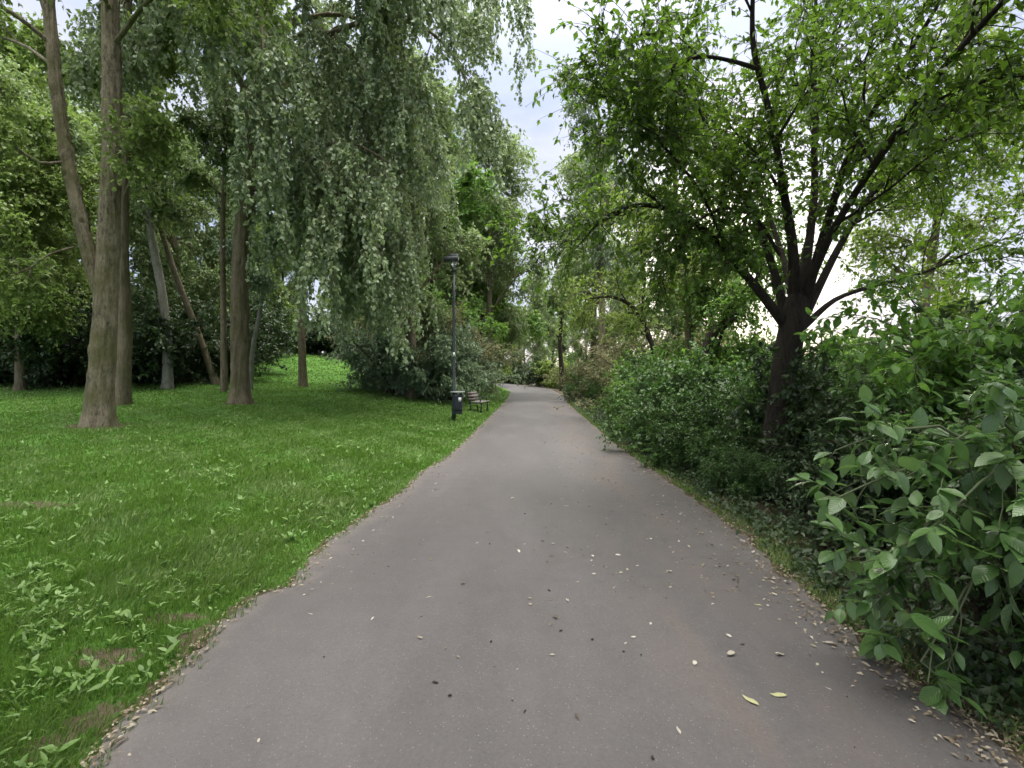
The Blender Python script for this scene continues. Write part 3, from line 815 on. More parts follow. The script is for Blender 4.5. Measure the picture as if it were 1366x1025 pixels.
slim_tree(31, 'woodland_tree', 'slim dark tree standing close behind the thick twin-stemmed tree', [(163, 530), (166, 440, .9), (163, 340, .8), (166, 200, .7), (170, 60, .5), (175, -80, .25), (178, -140, .05)], 16.5, .24, M['maple'], M['bark_mid'], 1300)
slim_tree(32, 'woodland_tree', 'pale grey slender tree that bends and leans at the edge of the shade', [(224, 512), (223, 450, .85), (216, 390, .8), (205, 330, .75), (193, 255, .6), (186, 170, .45), (180, 60, .2)], 22, .22, M['wood2'], M['bark_grey'], 1000, stems=[[(222, 420, .4), (213, 370, .45), (203, 320, .4), (198, 255, .35), (194, 200, .2)]])
slim_tree(33, 'woodland_tree', 'thin dark trunk leaning steeply out of the bright bank', [(290, 505), (268, 455, .95), (243, 390, .85), (222, 330, .75), (205, 265, .6), (190, 190, .4), (175, 100, .15)], 24, .16, M['maple'], M['bark_mid'], 900)
slim_tree(34, 'woodland_tree', 'thin upright dark tree just behind the trunk of the weeping tree', [(299, 512), (298, 420, .9), (297, 320, .8), (300, 220, .65), (308, 130, .5), (318, 20, .2)], 21, .13, M['wood2'], M['bark_mid'], 1100)
slim_tree(35, 'woodland_tree', 'slender pale sapling leaning away from the weeping tree trunk', [(333, 505), (338, 460, .9), (346, 420, .8), (352, 380, .7), (356, 300, .4), (360, 240, .1)], 22, .11, M['pale'], M['bark_grey'], 450, blen=1.5)
slim_tree(36, 'woodland_tree', 'short dark trunk on the bright bank half behind the weeping curtain', [(404, 510), (403, 470, .9), (401, 410, .8), (398, 330, .65), (395, 250, .4), (390, 160, .1)], 26, .22, M['maple'], M['bark_mid'], 1200)
slim_tree(37, 'woodland_tree', 'tall slender tree with twin dark stems in the shade beside the bank', [(150, 512), (155, 430, .9), (262, 330, .01)], 27, .2, M['wood2'], M['bark_dark'], 10) if False else None

# ------------------------------------------------------------------ prototypes of the wood and copies
GW = 'trees of the wood beyond the lawn'
pA = tree_proto('woodland_tree', '', 'tree', GW, 101, 17, .26, .3, 5.0, M['maple'], M['bark_mid'], 14, 3900, 10, (.18, .28), t0=.12)
pB = tree_proto('woodland_tree', '', 'tree', GW, 102, 15, .22, .3, 4.6, M['wood2'], M['bark_mid'], 13, 3700, 10, (.17, .27), lean=(.9, .3), t0=.12)
pC = tree_proto('woodland_tree', '', 'tree', GW, 103, 19, .30, .4, 5.0, M['fresh'], M['bark_dark'], 15, 5200, 10, (.19, .30), t0=.15)
pD = tree_proto('poplar_tree', '', 'tree', GW, 104, 18, .24, .3, 3.8, M['aspen'], M['bark_mid'], 14, 2900, 9, (.16, .25), t0=.2, droop=.4)
used = set()


def put(proto, x, y, s, rz, label, group=None):
    loc = gp(x, y)
    if proto.name not in used:
        used.add(proto.name)
        proto.location = loc; proto.rotation_euler = (0, 0, rz); proto.scale = (s,) * 3; proto['label'] = label
        if group: proto['group'] = group
        return proto
    return dup(proto, loc, rz, s, label, group)


wl = 'leafy tree deep in the dim wood beyond the lawn'
for i, (k, x, y, s) in enumerate([
    ('A', -20, 19.5, .65), ('B', -24, 22, 1.), ('B', -21, 31, 1.), ('A', -28, 27, 1.1), ('B', -25, 38, 1.),
    ('A', -33, 34, 1.1), ('B', -30, 43, .8), ('A', -22, 46, .75), ('B', -39, 42, .8), ('A', -36, 24, 1.), ('B', -15, 47, .6), ('A', -46, 34, .8), ('B', -28, 55, .8), ('A', -40, 56, .8), ('B', -18, 60, .7)]):
    put(pA if k == 'A' else pB, x, y, s, 1.7 * i, wl, GW)

for i, (k, x, y, s) in enumerate([('A', -52, 50, .8), ('B', -34, 66, .8), ('A', -24, 70, .8), ('B', -46, 66, .8), ('A', -58, 40, .8), ('B', -13, 56, .6), ('A', -44, 26, 1.), ('A', -60, 62, .8), ('B', -31, 84, .8), ('A', -52, 84, .8), ('B', -20, 88, .7)]):
    put(pA if k == 'A' else pB, x, y, s, 2.3 * i + .5, wl, GW)
pE = tree_proto('added_shade_tree', '', 'tree', 'unseen trees added around the viewpoint for shade', 105, 17, .28, .5, 6.0, M['maple'], M['bark_mid'], 14, 3800, 10, (.14, .24), t0=.52, limb_up=.45)  # unseen trees, added only to shade the near path from above
put(pE, -3.3, -1.2, 1., .3, 'unseen high-crowned tree added behind the viewpoint to shade the path, on the lawn side', 'unseen trees added around the viewpoint for shade')
put(pE, 3.7, -1.0, 1., 2.6, 'unseen high-crowned tree added behind the viewpoint to shade the path, on the hedge side', 'unseen trees added around the viewpoint for shade')
for i, (k, x, y, s, rz) in enumerate([('A', -12, 1.5, 1., 2.2), ('A', 9, 1.0, .9, 4.4), ('B', 0, -14, 1.1, 3.)]):  # more trees added out of frame so their crowns darken the near ground
    put(pA if k == 'A' else pB, x, y, s, rz, 'unseen tree added around the viewpoint so that its crown shades the path', 'unseen trees added around the viewpoint for shade')
GC = 'tall trees behind the shrubs'
put(pC, -5.6, 33, .95, .4, 'fresh green tall tree rising behind the street lamp', GC)
put(pD, -1.7, 35, 1.1, .7, 'tall pale open tree nearest the sky gap at the bend of the path', GC)
put(pC, -2.6, 40, .85, 2.2, 'fresh green tree with a dark forked trunk above the bend of the path', GC)
put(pD, -5.0, 24, .95, 1.2, 'tall pale-leaved tree whose thin crown reaches into the sky gap', GC)
put(pC, -9.5, 54, 1., 4.2, 'fresh green tall tree behind the weeping curtain', GC)
put(pD, -3.2, 56, .95, 3.0, 'pale open-crowned tree over the far end of the path', GC)
put(pD, 3.5, 66, .9, 5.0, 'pale open-crowned tree beyond the bend of the path', GC)
put(pC, -5.5, 64, .8, 5.1, 'fresh green rounded tree at the end of the path', GC)
put(pB, 8.4, 52, .6, 2.6, 'low leafy tree with a dark trunk beside the far end of the path', GC)
put(pB, 9.5, 27, .6, 1.1, 'dull green tree behind the tan shrub beside the path', GC)
put(pA, 13, 33, .7, 3.3, 'dull green tree over the row of hedge shrubs, half hidden by the thin upright tree', GC)
put(pD, 5.6, 33, 1.0, 5.1, 'pale open tree arching over the path from the hedge side', GC)
put(pD, 9.5, 40, .75, 2.1, 'pale open tree behind the hedge where the path narrows', GC)
put(pC, 6.3, 74, .8, 1.4, 'fresh green tree farthest along past the bend of the path', GC)
put(pB, -2.5, 92, 1., .4, 'dull tree farthest back in the gap above the path', GC)
put(pA, 2.2, 84, .8, 2.9, 'low dull green tree closing the far end of the path', GC)
put(pA, -12, 80, .9, .9, 'dull green tree far beyond the bend of the path', GC)

# ------------------------------------------------------------------ shrubs
GS = 'dark shrubs in the wood'
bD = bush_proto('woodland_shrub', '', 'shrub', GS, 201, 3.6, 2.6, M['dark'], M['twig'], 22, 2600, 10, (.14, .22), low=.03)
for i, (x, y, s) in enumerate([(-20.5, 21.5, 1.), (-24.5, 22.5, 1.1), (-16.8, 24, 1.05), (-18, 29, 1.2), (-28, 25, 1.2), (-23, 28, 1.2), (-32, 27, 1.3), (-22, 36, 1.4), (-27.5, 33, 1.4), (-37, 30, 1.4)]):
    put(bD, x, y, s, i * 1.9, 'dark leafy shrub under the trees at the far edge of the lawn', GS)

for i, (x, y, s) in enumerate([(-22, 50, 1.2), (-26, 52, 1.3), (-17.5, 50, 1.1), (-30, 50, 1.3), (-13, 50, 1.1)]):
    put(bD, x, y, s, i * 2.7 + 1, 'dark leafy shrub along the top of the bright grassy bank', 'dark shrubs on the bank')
bP = bush_proto('grey_green_shrub', '', 'shrub', 'tall grey-green shrubs by the bench', 202, 4.2, 2.4, M['pale'], M['twig'], 26, 3600, 11, (.13, .21), ratio=.46, tl=(.3, .7), droop=.15, low=.12, leaf_up=.9)
put(bP, -3.7, 25.2, .85, .3, 'big grey-green shrub that overhangs the brown bench behind the lamp post')
put(bP, -6.0, 25.5, 1., 2.3, 'big grey-green shrub with dark hollow base beside the weeping curtain')
put(bP, -3.6, 31, .9, 4.1, 'smaller grey-green shrub beyond the bench along the grass edge')
bT = bush_proto('faded_shrub', '', 'shrub', 'faded shrubs', 203, 5.0, 2.4, M['tan'], M['twig'], 20, 3000, 11, (.10, .17), ratio=.5, tl=(.3, .8), low=.3)
put(bT, -5.0, 28.5, 1.05, .3, 'tall tan-tinged shrub rising over the grey-green shrub behind the lamp')
put(bT, 7.0, 21, .9, 1.3, 'tan faded-blossom shrub leaning over the hedge beside the path')
put(bT, 7.0, 28, .9, 2.9, 'tan faded-blossom shrub further along beyond the leaning tree')
bL = bush_proto('yellow_green_shrub', '', 'shrub', 'yellow-green shrubs', 204, 3.4, 2.2, M['lime'], M['twig'], 16, 2200, 10, (.12, .19))
put(bL, -3.6, 37, 1., .8, 'yellow-green shrub on the grass at the bend of the path')
put(bL, 6.0, 55, 1.1, 2.1, 'yellow-green shrub at the shady end of the path')
put(bL, -3.4, 56, 1., 3.6, 'yellow-green shrub far along the outer side of the bend')

GH = 'green shrubs lining the path'
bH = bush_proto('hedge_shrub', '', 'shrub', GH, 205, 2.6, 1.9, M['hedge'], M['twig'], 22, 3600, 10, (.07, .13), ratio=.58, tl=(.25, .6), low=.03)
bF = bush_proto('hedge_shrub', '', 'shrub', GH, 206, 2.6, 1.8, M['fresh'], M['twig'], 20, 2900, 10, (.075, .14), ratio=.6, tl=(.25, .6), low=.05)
hl = [('H', 3.75, 9.0, .62, 'low dark green shrub pushing out over the path edge just past the many-limbed tree'),
      ('H', 3.95, 10.4, .72, 'dark green shrub pressed against the path between taller hedge shrubs'),
      ('F', 4.5, 12.6, .75, 'fresh-green shrub pressed against the path in the middle of the row'),
      ('H', 5.3, 16.0, .8, 'dark green shrub touching the path edge under the arching stem'),
      ('H', 6.1, 20.0, .9, 'dark green shrub at the path edge below the tan blossoms'),
      ('H', 5.2, 9.6, 1., 'bushy dark green shrub directly behind the many-limbed tree'),
      ('H', 5.0, 11.4, .95, 'dark green shrub leaning over the litter at the path edge'),
      ('F', 6.6, 11.0, 1.05, 'bright fresh-green shrub glowing behind the fork of the tree'),
      ('H', 5.5, 14.2, .95, 'dark green shrub in the middle of the row along the path'),
      ('F', 5.8, 14.6, 1.1, 'fresh-green shrub around the foot of the curved dark trunk'),
      ('H', 6.2, 17.8, 1., 'green shrub under the leaning tree at the path edge'),
      ('F', 6.6, 22.5, 1., 'fresh-green shrub below the tan blossom shrub'),
      ('H', 6.6, 26, 1.1, 'dark green shrub where the path begins to narrow'),
      ('H', 7.0, 32, 1.3, 'dark green shrub near the far end of the row'),
      ('H', 7.8, 40, 1.3, 'dark shrub at the shadowy bend of the path'),
      ('H', 8.3, 8.4, 1.05, 'dark green shrub filling the gap between tree trunk and broad-leaved shrub'),
      ('F', 9.5, 11.5, 1.2, 'fresh-green shrub under the outer limbs of the many-limbed tree'),
      ('H', 6.3, 6.3, .9, 'dark green shrub in the deep shade behind the broad leaves'),
      ('H', 5.9, 7.8, .8, 'low dark shrub crowding the foot of the many-limbed tree'),
      ('H', 10, 16, 1.3, 'dark green shrub further back from the path behind the thin trunks'),
      ('H', 4.6, 3.3, .75, 'dark green shrub under the broad-leaved shrub at the path edge'),
      ('H', 5.6, 4.2, .85, 'dark green shrub in the deep shade deep behind the big leaves')]
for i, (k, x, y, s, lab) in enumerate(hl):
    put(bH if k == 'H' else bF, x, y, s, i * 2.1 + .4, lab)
put(bD, 5.3, 6.6, .6, 1.3, 'dark shrub just behind the foot of the many-limbed tree', GS)
put(bD, 4.75, 6.1, .36, 2.2, 'small dark shrub in deep shade just past the hanging broad leaves', GS)
put(bD, 4.5, 4.7, .4, 3.1, 'small dark shrub under the bright-topped broad-leaved shrub', GS)
put(bD, 1.6, 88, 1.2, 3.1, 'dark shrub farthest back at the vanishing end of the path', GS)
put(bD, -3.6, 80, 1.1, 5.1, 'dark shrub on the inner side of the far bend', GS)
for i, (k, x, y, s, lab) in enumerate([('H', 3.45, 7.9, .40, 'low green shrub at the path edge beside the foot of the many-limbed tree'), ('H', 3.2, 6.55, .24, 'little leafy plant on the verge in front of the many-limbed trunk'), ('D', 3.75, 5.2, .26, 'little dark shrub on the verge between the trunk foot and the hanging broad leaves'), ('H', 3.5, 9.4, .42, 'low green shrub lapping over the path edge where the hedge begins')]):
    put(bH if k == 'H' else bD, x, y, s, i * 1.3 + 2, lab, GH if k == 'H' else GS)
put(bD, 7.6, 5.4, .8, .7, 'dark leafy shrub behind the broad-leaved shrubs in deep shade', GS)
put(bD, 5.0, 58, 1.0, 2.7, 'dark shrub at the shadowy end of the path', GS)
put(bD, -1.2, 74, 1.0, 1.7, 'dark shrub closing the view where the path disappears', GS)
put(bD, -7, 72, 1.2, 3.7, 'dark shrub beyond the bend of the path', GS)

# smaller trees behind the hedge
slim_tree(51, 'small_tree', 'small tree with an arching dark stem leaning over the path edge', [(872, 480), (868, 455, .9), (855, 425, .85), (838, 405, .7), (812, 396, .5), (780, 400, .2)], 17.5, .10, M['lime'], M['bark_dark'], 420, branches=8, blen=1.3, size=(.07, .12), stems=[[(855, 425, .5), (860, 370, .5), (850, 310, .35), (835, 260, .15)]])
slim_tree(52, 'small_tree', 'thin upright tree with sparse leaves in front of the bright sky', [(922, 470), (918, 430, .9), (914, 380, .8), (908, 310, .6), (900, 240, .45), (905, 160, .15)], 14, .13, M['lime'], M['bark_mid'], 800, branches=10, blen=1.7, size=(.07, .12), tmin=.3)
slim_tree(53, 'small_tree', 'thick curved dark trunk bending out of the fresh green shrubs', [(944, 480), (944, 462, 1.), (951, 445, .95), (968, 432, .85), (990, 410, .6), (1010, 370, .4), (1020, 320, .15)], 12.5, .13, M['fresh'], M['bark_dark'], 500, branches=7, blen=1.3, size=(.07, .12))
slim_tree(54, 'small_tree', 'loose tree with fine twigs behind the outer limbs of the dark tree', [(1240, 480), (1235, 400, .9), (1245, 330, .8), (1255, 250, .6), (1265, 170, .35), (1270, 90, .1)], 13, .12, M['lime'], M['bark_mid'], 1000, branches=12, blen=2.4, size=(.07, .12), tmin=.25)
slim_tree(55, 'small_tree', 'loose pale tree seen through the gaps left of the bright spot in the sky', [(800, 470), (803, 400, .9), (800, 330, .8), (806, 260, .6), (800, 180, .35), (795, 110, .1)], 26, .2, M['pale'], M['bark_mid'], 1100, branches=11, blen=3., size=(.1, .16), tmin=.3)
slim_tree(56, 'small_tree', 'dark straight trunk beside the far end of the path', [(750, 512), (749, 490, .95), (747, 460, .8), (749, 420, .6), (744, 370, .4), (741, 320, .1)], 46, .24, M['wood2'], M['bark_dark'], 1300, branches=10, blen=3.6, size=(.15, .24), tmin=.25)

# ------------------------------------------------------------------ broad-leaved shrubs close to the camera
def broad(seed, label, base, arcs, n_twigs, size, tl, m=7, hang=.25, mat='broad'):
    rng = np.random.default_rng(seed)
    root = thing('broad_leaved_shrub', base, label, 'shrub', 'broad-leaved shrubs beside the path')
    st = []
    for pts in arcs: st.append(catmull(np.array([np.r_[p, r] for p, r in pts]), 8))
    sec = ramify(rng, st, 4, .3, 1, (.4, .9), .32, .2, .14, (0, 0, -.02), rr=.5)
    fol = [foliage(rng, st + sec, n_twigs, tl, .3, .2, .05, .7, .7, m, size, .56, tmpl=LT12, leaf_up=.85, hang=hang, tr=.004)]
    plant(root, rng, [], st + sec, fol, M['twig_green'], M[mat], base, crown='foliage', branch_name='stems', limb_sides=6)


b1 = gp(3.15, 2.75)
arcs = []
for tx, ty, tz, mz in [(1.9, 2.55, .5, .9), (1.8, 2.7, .9, 1.1), (1.95, 2.9, 1.15, 1.3), (2.2, 2.4, .35, .8), (2.2, 2.45, .85, 1.1), (2.45, 2.65, 1.25, 1.35), (2.1, 2.8, .25, .7), (2.6, 2.25, .6, .9), (2.5, 2.2, 1.0, 1.15), (2.15, 2.7, 1.0, 1.15), (2.9, 2.3, .4, .8), (2.95, 2.5, 1.3, 1.25), (2.0, 2.35, .2, .6)]:
    t = np.array([tx, ty, tz]); mid = b1 * .5 + t * .5; mid[2] = mz
    arcs.append([(b1 + (0, 0, -.05), .016), (b1 * .75 + t * .25 + (0, 0, mz * .55), .012), (mid, .009), (t, .004)])
broad(61, 'broad-leaved shrub with large oval leaves hanging over the path edge', b1, arcs, 215, (.07, .165), (.15, .38), 6, .2)
b2 = gp(4.9, 5.2)
arcs = []
for tx, ty, tz, mz in [(3.4, 4.9, 1.9, 1.9), (3.7, 4.6, 1.7, 1.8), (4.1, 4.5, 2.1, 1.9), (4.6, 4.5, 2.35, 2.1), (5.2, 4.6, 2.2, 2.0), (3.8, 5.4, 2.3, 2.1), (4.4, 5.4, 2.55, 2.2), (5.5, 5.2, 2.5, 2.2), (3.6, 4.7, 1.3, 1.5), (4.4, 4.3, 1.6, 1.6), (5.6, 4.6, 1.8, 1.7), (6.1, 5.2, 2.5, 2.2)]:
    t = np.array([tx, ty, tz]); mid = b2 * .5 + t * .5; mid[2] = mz
    arcs.append([(b2 + (0, 0, -.05), .02), (b2 * .75 + t * .25 + (0, 0, mz * .5), .015), (mid, .01), (t, .004)])
broad(62, 'taller broad-leaved shrub with bright top leaves behind the lower one', b2, arcs, 560, (.08, .135), (.2, .5), 7, .15, 'bright')

# ------------------------------------------------------------------ street lamp, bin, benches
M['lamp'] = plain('dark_grey_paint', (.045, .05, .055), .45, .2, .15, 20)
M['binm'] = plain('blue_black_plastic', (.030, .030, .048), .45, 0, .2, 15)
M['lid'] = plain('galvanised_grey', (.30, .31, .30), .5, .3, .15, 20)
M['white'] = plain('white_sticker', (.75, .76, .74), .5, 0, .05, 30)
M['glass'] = plain('frosted_glass', (.42, .45, .44), .25, 0, .05, 5, trans=.7)
M['slat'] = plain('weathered_slat', (.13, .12, .11), .75, 0, .3, 9, bump=.3)
M['redslat'] = plain('brown_red_slat', (.05, .034, .028), .7, 0, .3, 9, bump=.3)
M['iron'] = plain('black_iron', (.025, .025, .027), .5, .4, .2, 20)

ol = gp(-2.0, 16.5)
lamp = thing('street_lamp', ol, 'slim dark street lamp with a small flat-capped head on the grass verge', 'street lamp')
g = Geo(); lathe(g, [(0, -.1), (.075, -.1), (.075, .55), (.07, .6), (.054, .64), (.050, 2.6), (.043, 4.2), (.038, 5.12), (.0, 5.12)], 18); g.out('pole', M['lamp'], lamp)
g = Geo(); lathe(g, [(0, 5.08), (.07, 5.08), (.075, 5.2), (.055, 5.24), (0, 5.24)], 18); g.out('collar', M['lamp'], lamp)
g = Geo(); lathe(g, [(0, 5.24), (.075, 5.24), (.10, 5.46), (0, 5.46)], 18); g.out('diffuser', M['glass'], lamp)
g = Geo(); box(g, (-.09, 0, 5.53), (.50, .32, .14), ry=-.05, bev=.05); box(g, (-.02, 0, 5.64), (.32, .22, .09), ry=-.05, bev=.05); g.out('lamp_head', M['lamp'], lamp)
g = Geo(); box(g, (.012, -.062, 2.25), (.06, .006, .13), rz=.2); g.out('sticker', M['white'], lamp)

ob = np.array([ol[0] + .15, ol[1] - .20, ol[2] + .22])
binr = thing('litter_bin', ob, 'dark blue-black litter bin with a flat grey lid strapped to the lamp post', 'litter bin')
g = Geo()
lathe(g, [(0, .0), (.155, .0), (.165, .02), (.19, .60), (.195, .62), (.195, .66), (.18, .66), (.17, .1), (0, .1)], 22); g.out('bin_body', M['binm'], binr)
g = Geo(); box(g, (0, .0, .745), (.48, .44, .03), bev=.08); g.out('lid', M['lid'], binr)
for sx, sy in ((-1, 1), (1, 1), (-1, -1), (1, -1)):
    g = Geo(); box(g, (sx * .13, sy * .11, .695), (.02, .02, .075)); g.out('lid_bracket', M['iron'], binr)
g = Geo(); box(g, (.1, -.172, .5), (.10, .006, .13), rz=.5, rx=.04); g.out('sticker', M['white'], binr)
g = Geo(); box(g, (-.12, .185, .48), (.2, .1, .05), rz=-.3); g.out('bracket', M['iron'], binr)
g = Geo(); box(g, (-.12, .185, .15), (.2, .1, .05), rz=-.3); g.out('bracket', M['iron'], binr)


def bench(loc, rz, label):
    r = thing('park_bench', loc, label, 'bench', 'benches along the path', rz)
    L = 1.6                                                  # length runs along local x, front faces local -y
    g = Geo()
    for k in range(4): box(g, (0, -.21 + k * .125, .44 + .004 * k), (L, .105, .035), bev=.01)
    g.out('seat', M['slat'], r)
    g = Geo()
    for k in range(3): box(g, (0, .27 + .035 * k, .56 + .13 * k), (L, .03, .11), rx=-.25, bev=.01)
    g.out('backrest', M['redslat'], r)
    for sx in (-1, 1):
        g = Geo(); x = sx * (L / 2 - .2)
        box(g, (x, -.21, .2), (.05, .05, .46), rx=.1); box(g, (x, .26, .2), (.05, .05, .46), rx=-.15)
        box(g, (x, .02, .405), (.05, .56, .03)); box(g, (x, .33, .64), (.05, .035, .50), rx=-.25)
        g.out('leg', M['iron'], r)
        g = Geo(); box(g, (x, .05, .63), (.05, .46, .03)); box(g, (x, -.17, .53), (.04, .04, .2)); g.out('armrest', M['iron'], r)
    return r


bq = gp(-1.42, 21.2)
bench(bq, math.radians(80), 'weathered bench with a red-brown back on the grass beside the grey-green shrub')
bench(gp(-1.8, 42.0), math.radians(75), 'small brown bench far up the path at the foot of the yellow-green shrub')

# ------------------------------------------------------------------ litter on the path
M['dry'] = plain('pale_dry_leaf', (.42, .38, .31), .75, 0, .4, 40)
_n = M['dry'].node_tree; _oi = _n.nodes.new('ShaderNodeObjectInfo'); _r = ramp(_n.nodes.new, [(0, (.07, .05, .035)), (.3, (.22, .18, .13)), (.6, (.38, .34, .27)), (1, (.50, .47, .40))])
_n.links.new(_oi.outputs['Random'], _r.inputs[0]); _n.links.new(_r.outputs[0], next(k for k in _n.nodes if k.type == 'BSDF_PRINCIPLED').inputs['Base Color'])
M['yellow'] = plain('yellow_green_leaf_fallen', (.40, .39, .20), .6, 0, .2, 30)
M['husk'] = plain('dark_husk', (.035, .025, .02), .8, 0, .4, 60)
rl_ = np.random.default_rng(77)


def single_leaf(name, mat, size, ratio):
    V, Fs, U = leaf_geo(np.array([[0, -size / 2, .004]]), np.array([[0, 1., .0]]), np.array([[0, 0, 1.]]), np.array([size]), ratio, LT12)
    V[:, 2] = np.abs(V[:, 2]) * .5 + .002
    return mk(name, V, Fs, mat, uv=U)


src = [single_leaf('fallen_leaf', M['dry'], .045, .5), single_leaf('fallen_leaf', M['dry'], .03, .65)]
spots = [(575, 752), (692, 742), (730, 756), (595, 873), (497, 832), (690, 902), (770, 968), (735, 842), (868, 840), (845, 858), (850, 760), (985, 778), (1090, 892), (1097, 903), (1105, 925), (1190, 920), (1217, 968), (365, 845), (345, 996), (430, 650), (640, 645), (700, 655), (750, 655), (800, 680), (860, 690), (905, 700), (935, 715), (985, 735), (955, 760), (1010, 810), (990, 865), (660, 900), (560, 858), (1080, 880), (905, 985)]
pts = [((a - CX) / F * H * F / (b - CY), H * F / (b - CY)) for a, b in spots]
while len(pts) < 280:
    yv = math.exp(rl_.uniform(math.log(2.6), math.log(15))); u = rl_.beta(2.2, .75)
    pts.append((float(xl(yv) + .1 + u * (xr(yv) - xl(yv) - .15)), yv))
for i, (xv, yv) in enumerate(pts):
    s = src[i % 2]
    o = s if i < 2 else s.copy()
    if i >= 2: COL.objects.link(o)
    o.location = (xv, yv, float(path_height(xv, yv)) + .001); o.rotation_euler = (rl_.normal() * .12, rl_.normal() * .12, rl_.uniform(0, 6.28)); f = .55 + 1.0 * rl_.beta(1.2, 2.4); o.scale = (f * rl_.uniform(.6, 1.2), f, f * rl_.uniform(1, 3))
    tag(o, 'small dry leaf lying on the grey asphalt path', 'leaf', 'dry leaves scattered on the path')
ys = single_leaf('fallen_leaf', M['yellow'], .085, .38)
for i, (a, b, rz, lab) in enumerate([(1001, 943, .6, 'yellow-green fallen leaf, the darker narrow one of the pair on the asphalt'), (1038, 935, 1.5, 'yellow-green fallen leaf, the paler one lying flat of the pair on the asphalt'), (1011, 811, 1.2, 'little yellow fallen leaf alone on the asphalt beside the hanging shrub')]):
    o = ys if i == 0 else ys.copy()
    if i: COL.objects.link(o)
    yv = H * F / (b - CY); xv = (a - CX) / F * yv
    o.location = (xv, yv, float(path_height(xv, yv)) + .002); o.rotation_euler = (0, 0, rz); o.scale = ((.6,) * 3 if i == 2 else (1,) * 3)
    tag(o, lab, 'leaf', 'yellow leaves on the path')
gk = Geo(); P = np.array([[(-.012, 0, .004), (-.004, .003, .008), (.006, -.002, .007), (.014, .004, .003)]]); V, Q = tubes(P, np.array([[.002, .006, .007, .002]]), 7); gk.add(V, [Q])
hk = gk.out('seed_husk', M['husk'])
spots = [(653, 731), (432, 883), (562, 829), (580, 920), (600, 938), (683, 945), (700, 960), (748, 850), (790, 862), (832, 878), (855, 882), (733, 795), (525, 740), (518, 760), (560, 790), (700, 690), (910, 750), (1075, 830), (1130, 935), (1140, 1005), (870, 1023), (560, 730), (960, 760), (655, 865)]
for i, (a, b) in enumerate(spots):
    o = hk if i == 0 else hk.copy()
    if i: COL.objects.link(o)
    yv = H * F / (b - CY); xv = (a - CX) / F * yv
    o.location = (xv, yv, float(path_height(xv, yv)) + .001); o.rotation_euler = (0, 0, rl_.uniform(0, 6.28)); f = rl_.uniform(.35, 1.0); o.scale = (f * rl_.uniform(.6, 1.5), f, f * .8)
    tag(o, 'tiny dark seed husk lying on the grey asphalt path', 'seed husk', 'dark husks on the path')

# leaf litter heaped along both rims and thinning out on the far path
n = 6500
yv = np.exp(rl_.uniform(math.log(1.5), math.log(32), n)); side = rl_.uniform(size=n) < .78
off = np.abs(rl_.normal(size=n)) * np.where(side, .17, .07) * np.where((rl_.uniform(size=n) < .36) & (yv > 3.4), 6.0, 1)
xv = np.where(side, xr(yv) + .12 - off + .12 * rl_.uniform(-1, 1, n), xl(yv) - .06 + off)
zz = np.where((xv > xl(yv) + .02) & (xv < xr(yv) - .02), path_height(xv, yv), gz(xv, yv)) + .006
n = len(xv)
V, Fs, U = leaf_geo(np.stack([xv, yv, zz], 1), nrm(np.stack([rl_.normal(size=n), rl_.normal(size=n), rl_.normal(size=n) * .12], 1)), nrm(np.array([0, 0, 1.]) + rsphere(n, rl_) * .25), rl_.uniform(.012, .036, n) * (1 + yv / 30), rl_.uniform(.35, .7, n), LT4)
M['litter'] = leaf_mat('leaf_litter', (.05, .035, .022), (.22, .17, .115), (.55, .50, .39), (.3, .25, .12), .1, .8, clump=6.)
tag(mk('leaf_litter', V, Fs, M['litter']), kind='stuff')

# ------------------------------------------------------------------ sky, sun, camera
SUN_AZ, SUN_EL = math.radians(23.4), math.radians(13)         # azimuth to the right of the view axis
sd = np.array([math.sin(SUN_AZ) * math.cos(SUN_EL), math.cos(SUN_AZ) * math.cos(SUN_EL), math.sin(SUN_EL)])
w = bpy.data.worlds.new('World'); sc.world = w; w.use_nodes = True
nt = w.node_tree; nt.nodes.clear(); N = nt.nodes.new; L = nt.links.new
sky = N('ShaderNodeTexSky'); sky.sky_type = 'NISHITA'; sky.sun_disc = False
sky.sun_elevation = SUN_EL; sky.sun_rotation = SUN_AZ
tc = N('ShaderNodeTexCoord'); dirv = tc.outputs['Generated']
sp = N('ShaderNodeSeparateXYZ'); L(dirv, sp.inputs[0])
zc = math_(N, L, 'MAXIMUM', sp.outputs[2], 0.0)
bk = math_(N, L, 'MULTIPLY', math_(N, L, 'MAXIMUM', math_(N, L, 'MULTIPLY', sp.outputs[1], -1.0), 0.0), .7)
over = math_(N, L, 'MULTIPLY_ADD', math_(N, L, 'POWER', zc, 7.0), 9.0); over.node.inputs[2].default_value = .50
over = math_(N, L, 'ADD', over, bk)     # overcast dome, boosted overhead and behind the view to brighten the foliage
mp = N('ShaderNodeMapping'); mp.inputs['Scale'].default_value = (1, 1, 2.2); L(dirv, mp.inputs[0])
cl = noise(N, L, mp.outputs[0], 2.6, 6, .55)
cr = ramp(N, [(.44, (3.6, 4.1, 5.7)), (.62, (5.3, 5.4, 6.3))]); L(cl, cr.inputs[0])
top = ramp(N, [(.5, (0, 0, 0)), (.8, (1, 1, 1))]); L(zc, top.inputs[0])
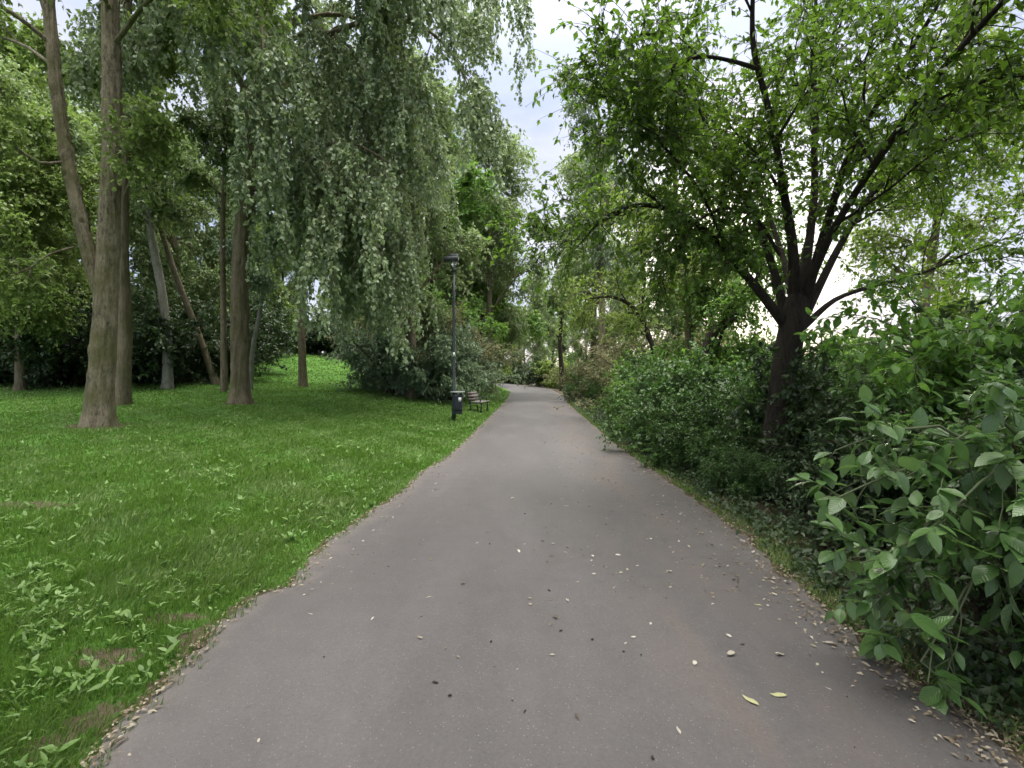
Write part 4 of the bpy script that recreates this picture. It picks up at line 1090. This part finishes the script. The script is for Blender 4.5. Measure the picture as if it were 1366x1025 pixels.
cloud = mixc(N, L, top.outputs[0], cr.outputs[0], (6.3, 6.15, 5.85))                    # overhead cloud tint warmed to make the light less blue
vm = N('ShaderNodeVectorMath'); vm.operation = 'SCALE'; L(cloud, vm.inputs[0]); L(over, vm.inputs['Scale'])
dt = N('ShaderNodeVectorMath'); dt.operation = 'DOT_PRODUCT'; L(dirv, dt.inputs[0]); dt.inputs[1].default_value = tuple(sd)
glow = math_(N, L, 'POWER', math_(N, L, 'MAXIMUM', dt.outputs['Value'], 0.0), 110.0)
gs = N('ShaderNodeVectorMath'); gs.operation = 'SCALE'; gs.inputs[0].default_value = (11, 10, 8.5); L(glow, gs.inputs['Scale'])
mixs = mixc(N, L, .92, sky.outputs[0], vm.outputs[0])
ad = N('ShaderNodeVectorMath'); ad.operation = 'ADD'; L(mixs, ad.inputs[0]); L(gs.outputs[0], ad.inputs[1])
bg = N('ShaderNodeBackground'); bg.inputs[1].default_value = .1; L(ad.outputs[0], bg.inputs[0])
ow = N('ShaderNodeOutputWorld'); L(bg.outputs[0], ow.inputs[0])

sl = bpy.data.lights.new('sun', 'SUN'); sl.energy = 1.3; sl.angle = math.radians(14); sl.color = (1, .93, .82)
so = bpy.data.objects.new('sun', sl); link(so)
so.rotation_euler = Vector(-sd).to_track_quat('-Z', 'Y').to_euler()

cam = bpy.data.cameras.new('camera'); co = bpy.data.objects.new('camera', cam); link(co)
co.location = (0, 0, H); co.rotation_euler = (math.radians(90), 0, 0)
cam.sensor_width = 36; cam.lens = 36 * F / 1366; cam.shift_y = -(512.5 - CY) / 1366; cam.clip_start = .05; cam.clip_end = 1000
sc.camera = co

sc.render.engine = 'CYCLES'
c = sc.cycles
c.max_bounces = 6; c.diffuse_bounces = 4; c.glossy_bounces = 2; c.transmission_bounces = 4; c.transparent_max_bounces = 4
c.use_denoising = True
try: c.denoiser = 'OPENIMAGEDENOISE'
except Exception: pass
c.caustics_reflective = False; c.caustics_refractive = False
vs = sc.view_settings
vs.view_transform = 'Standard'; vs.look = 'None'; vs.exposure = 1.72; vs.gamma = 1; vs.use_curve_mapping = False
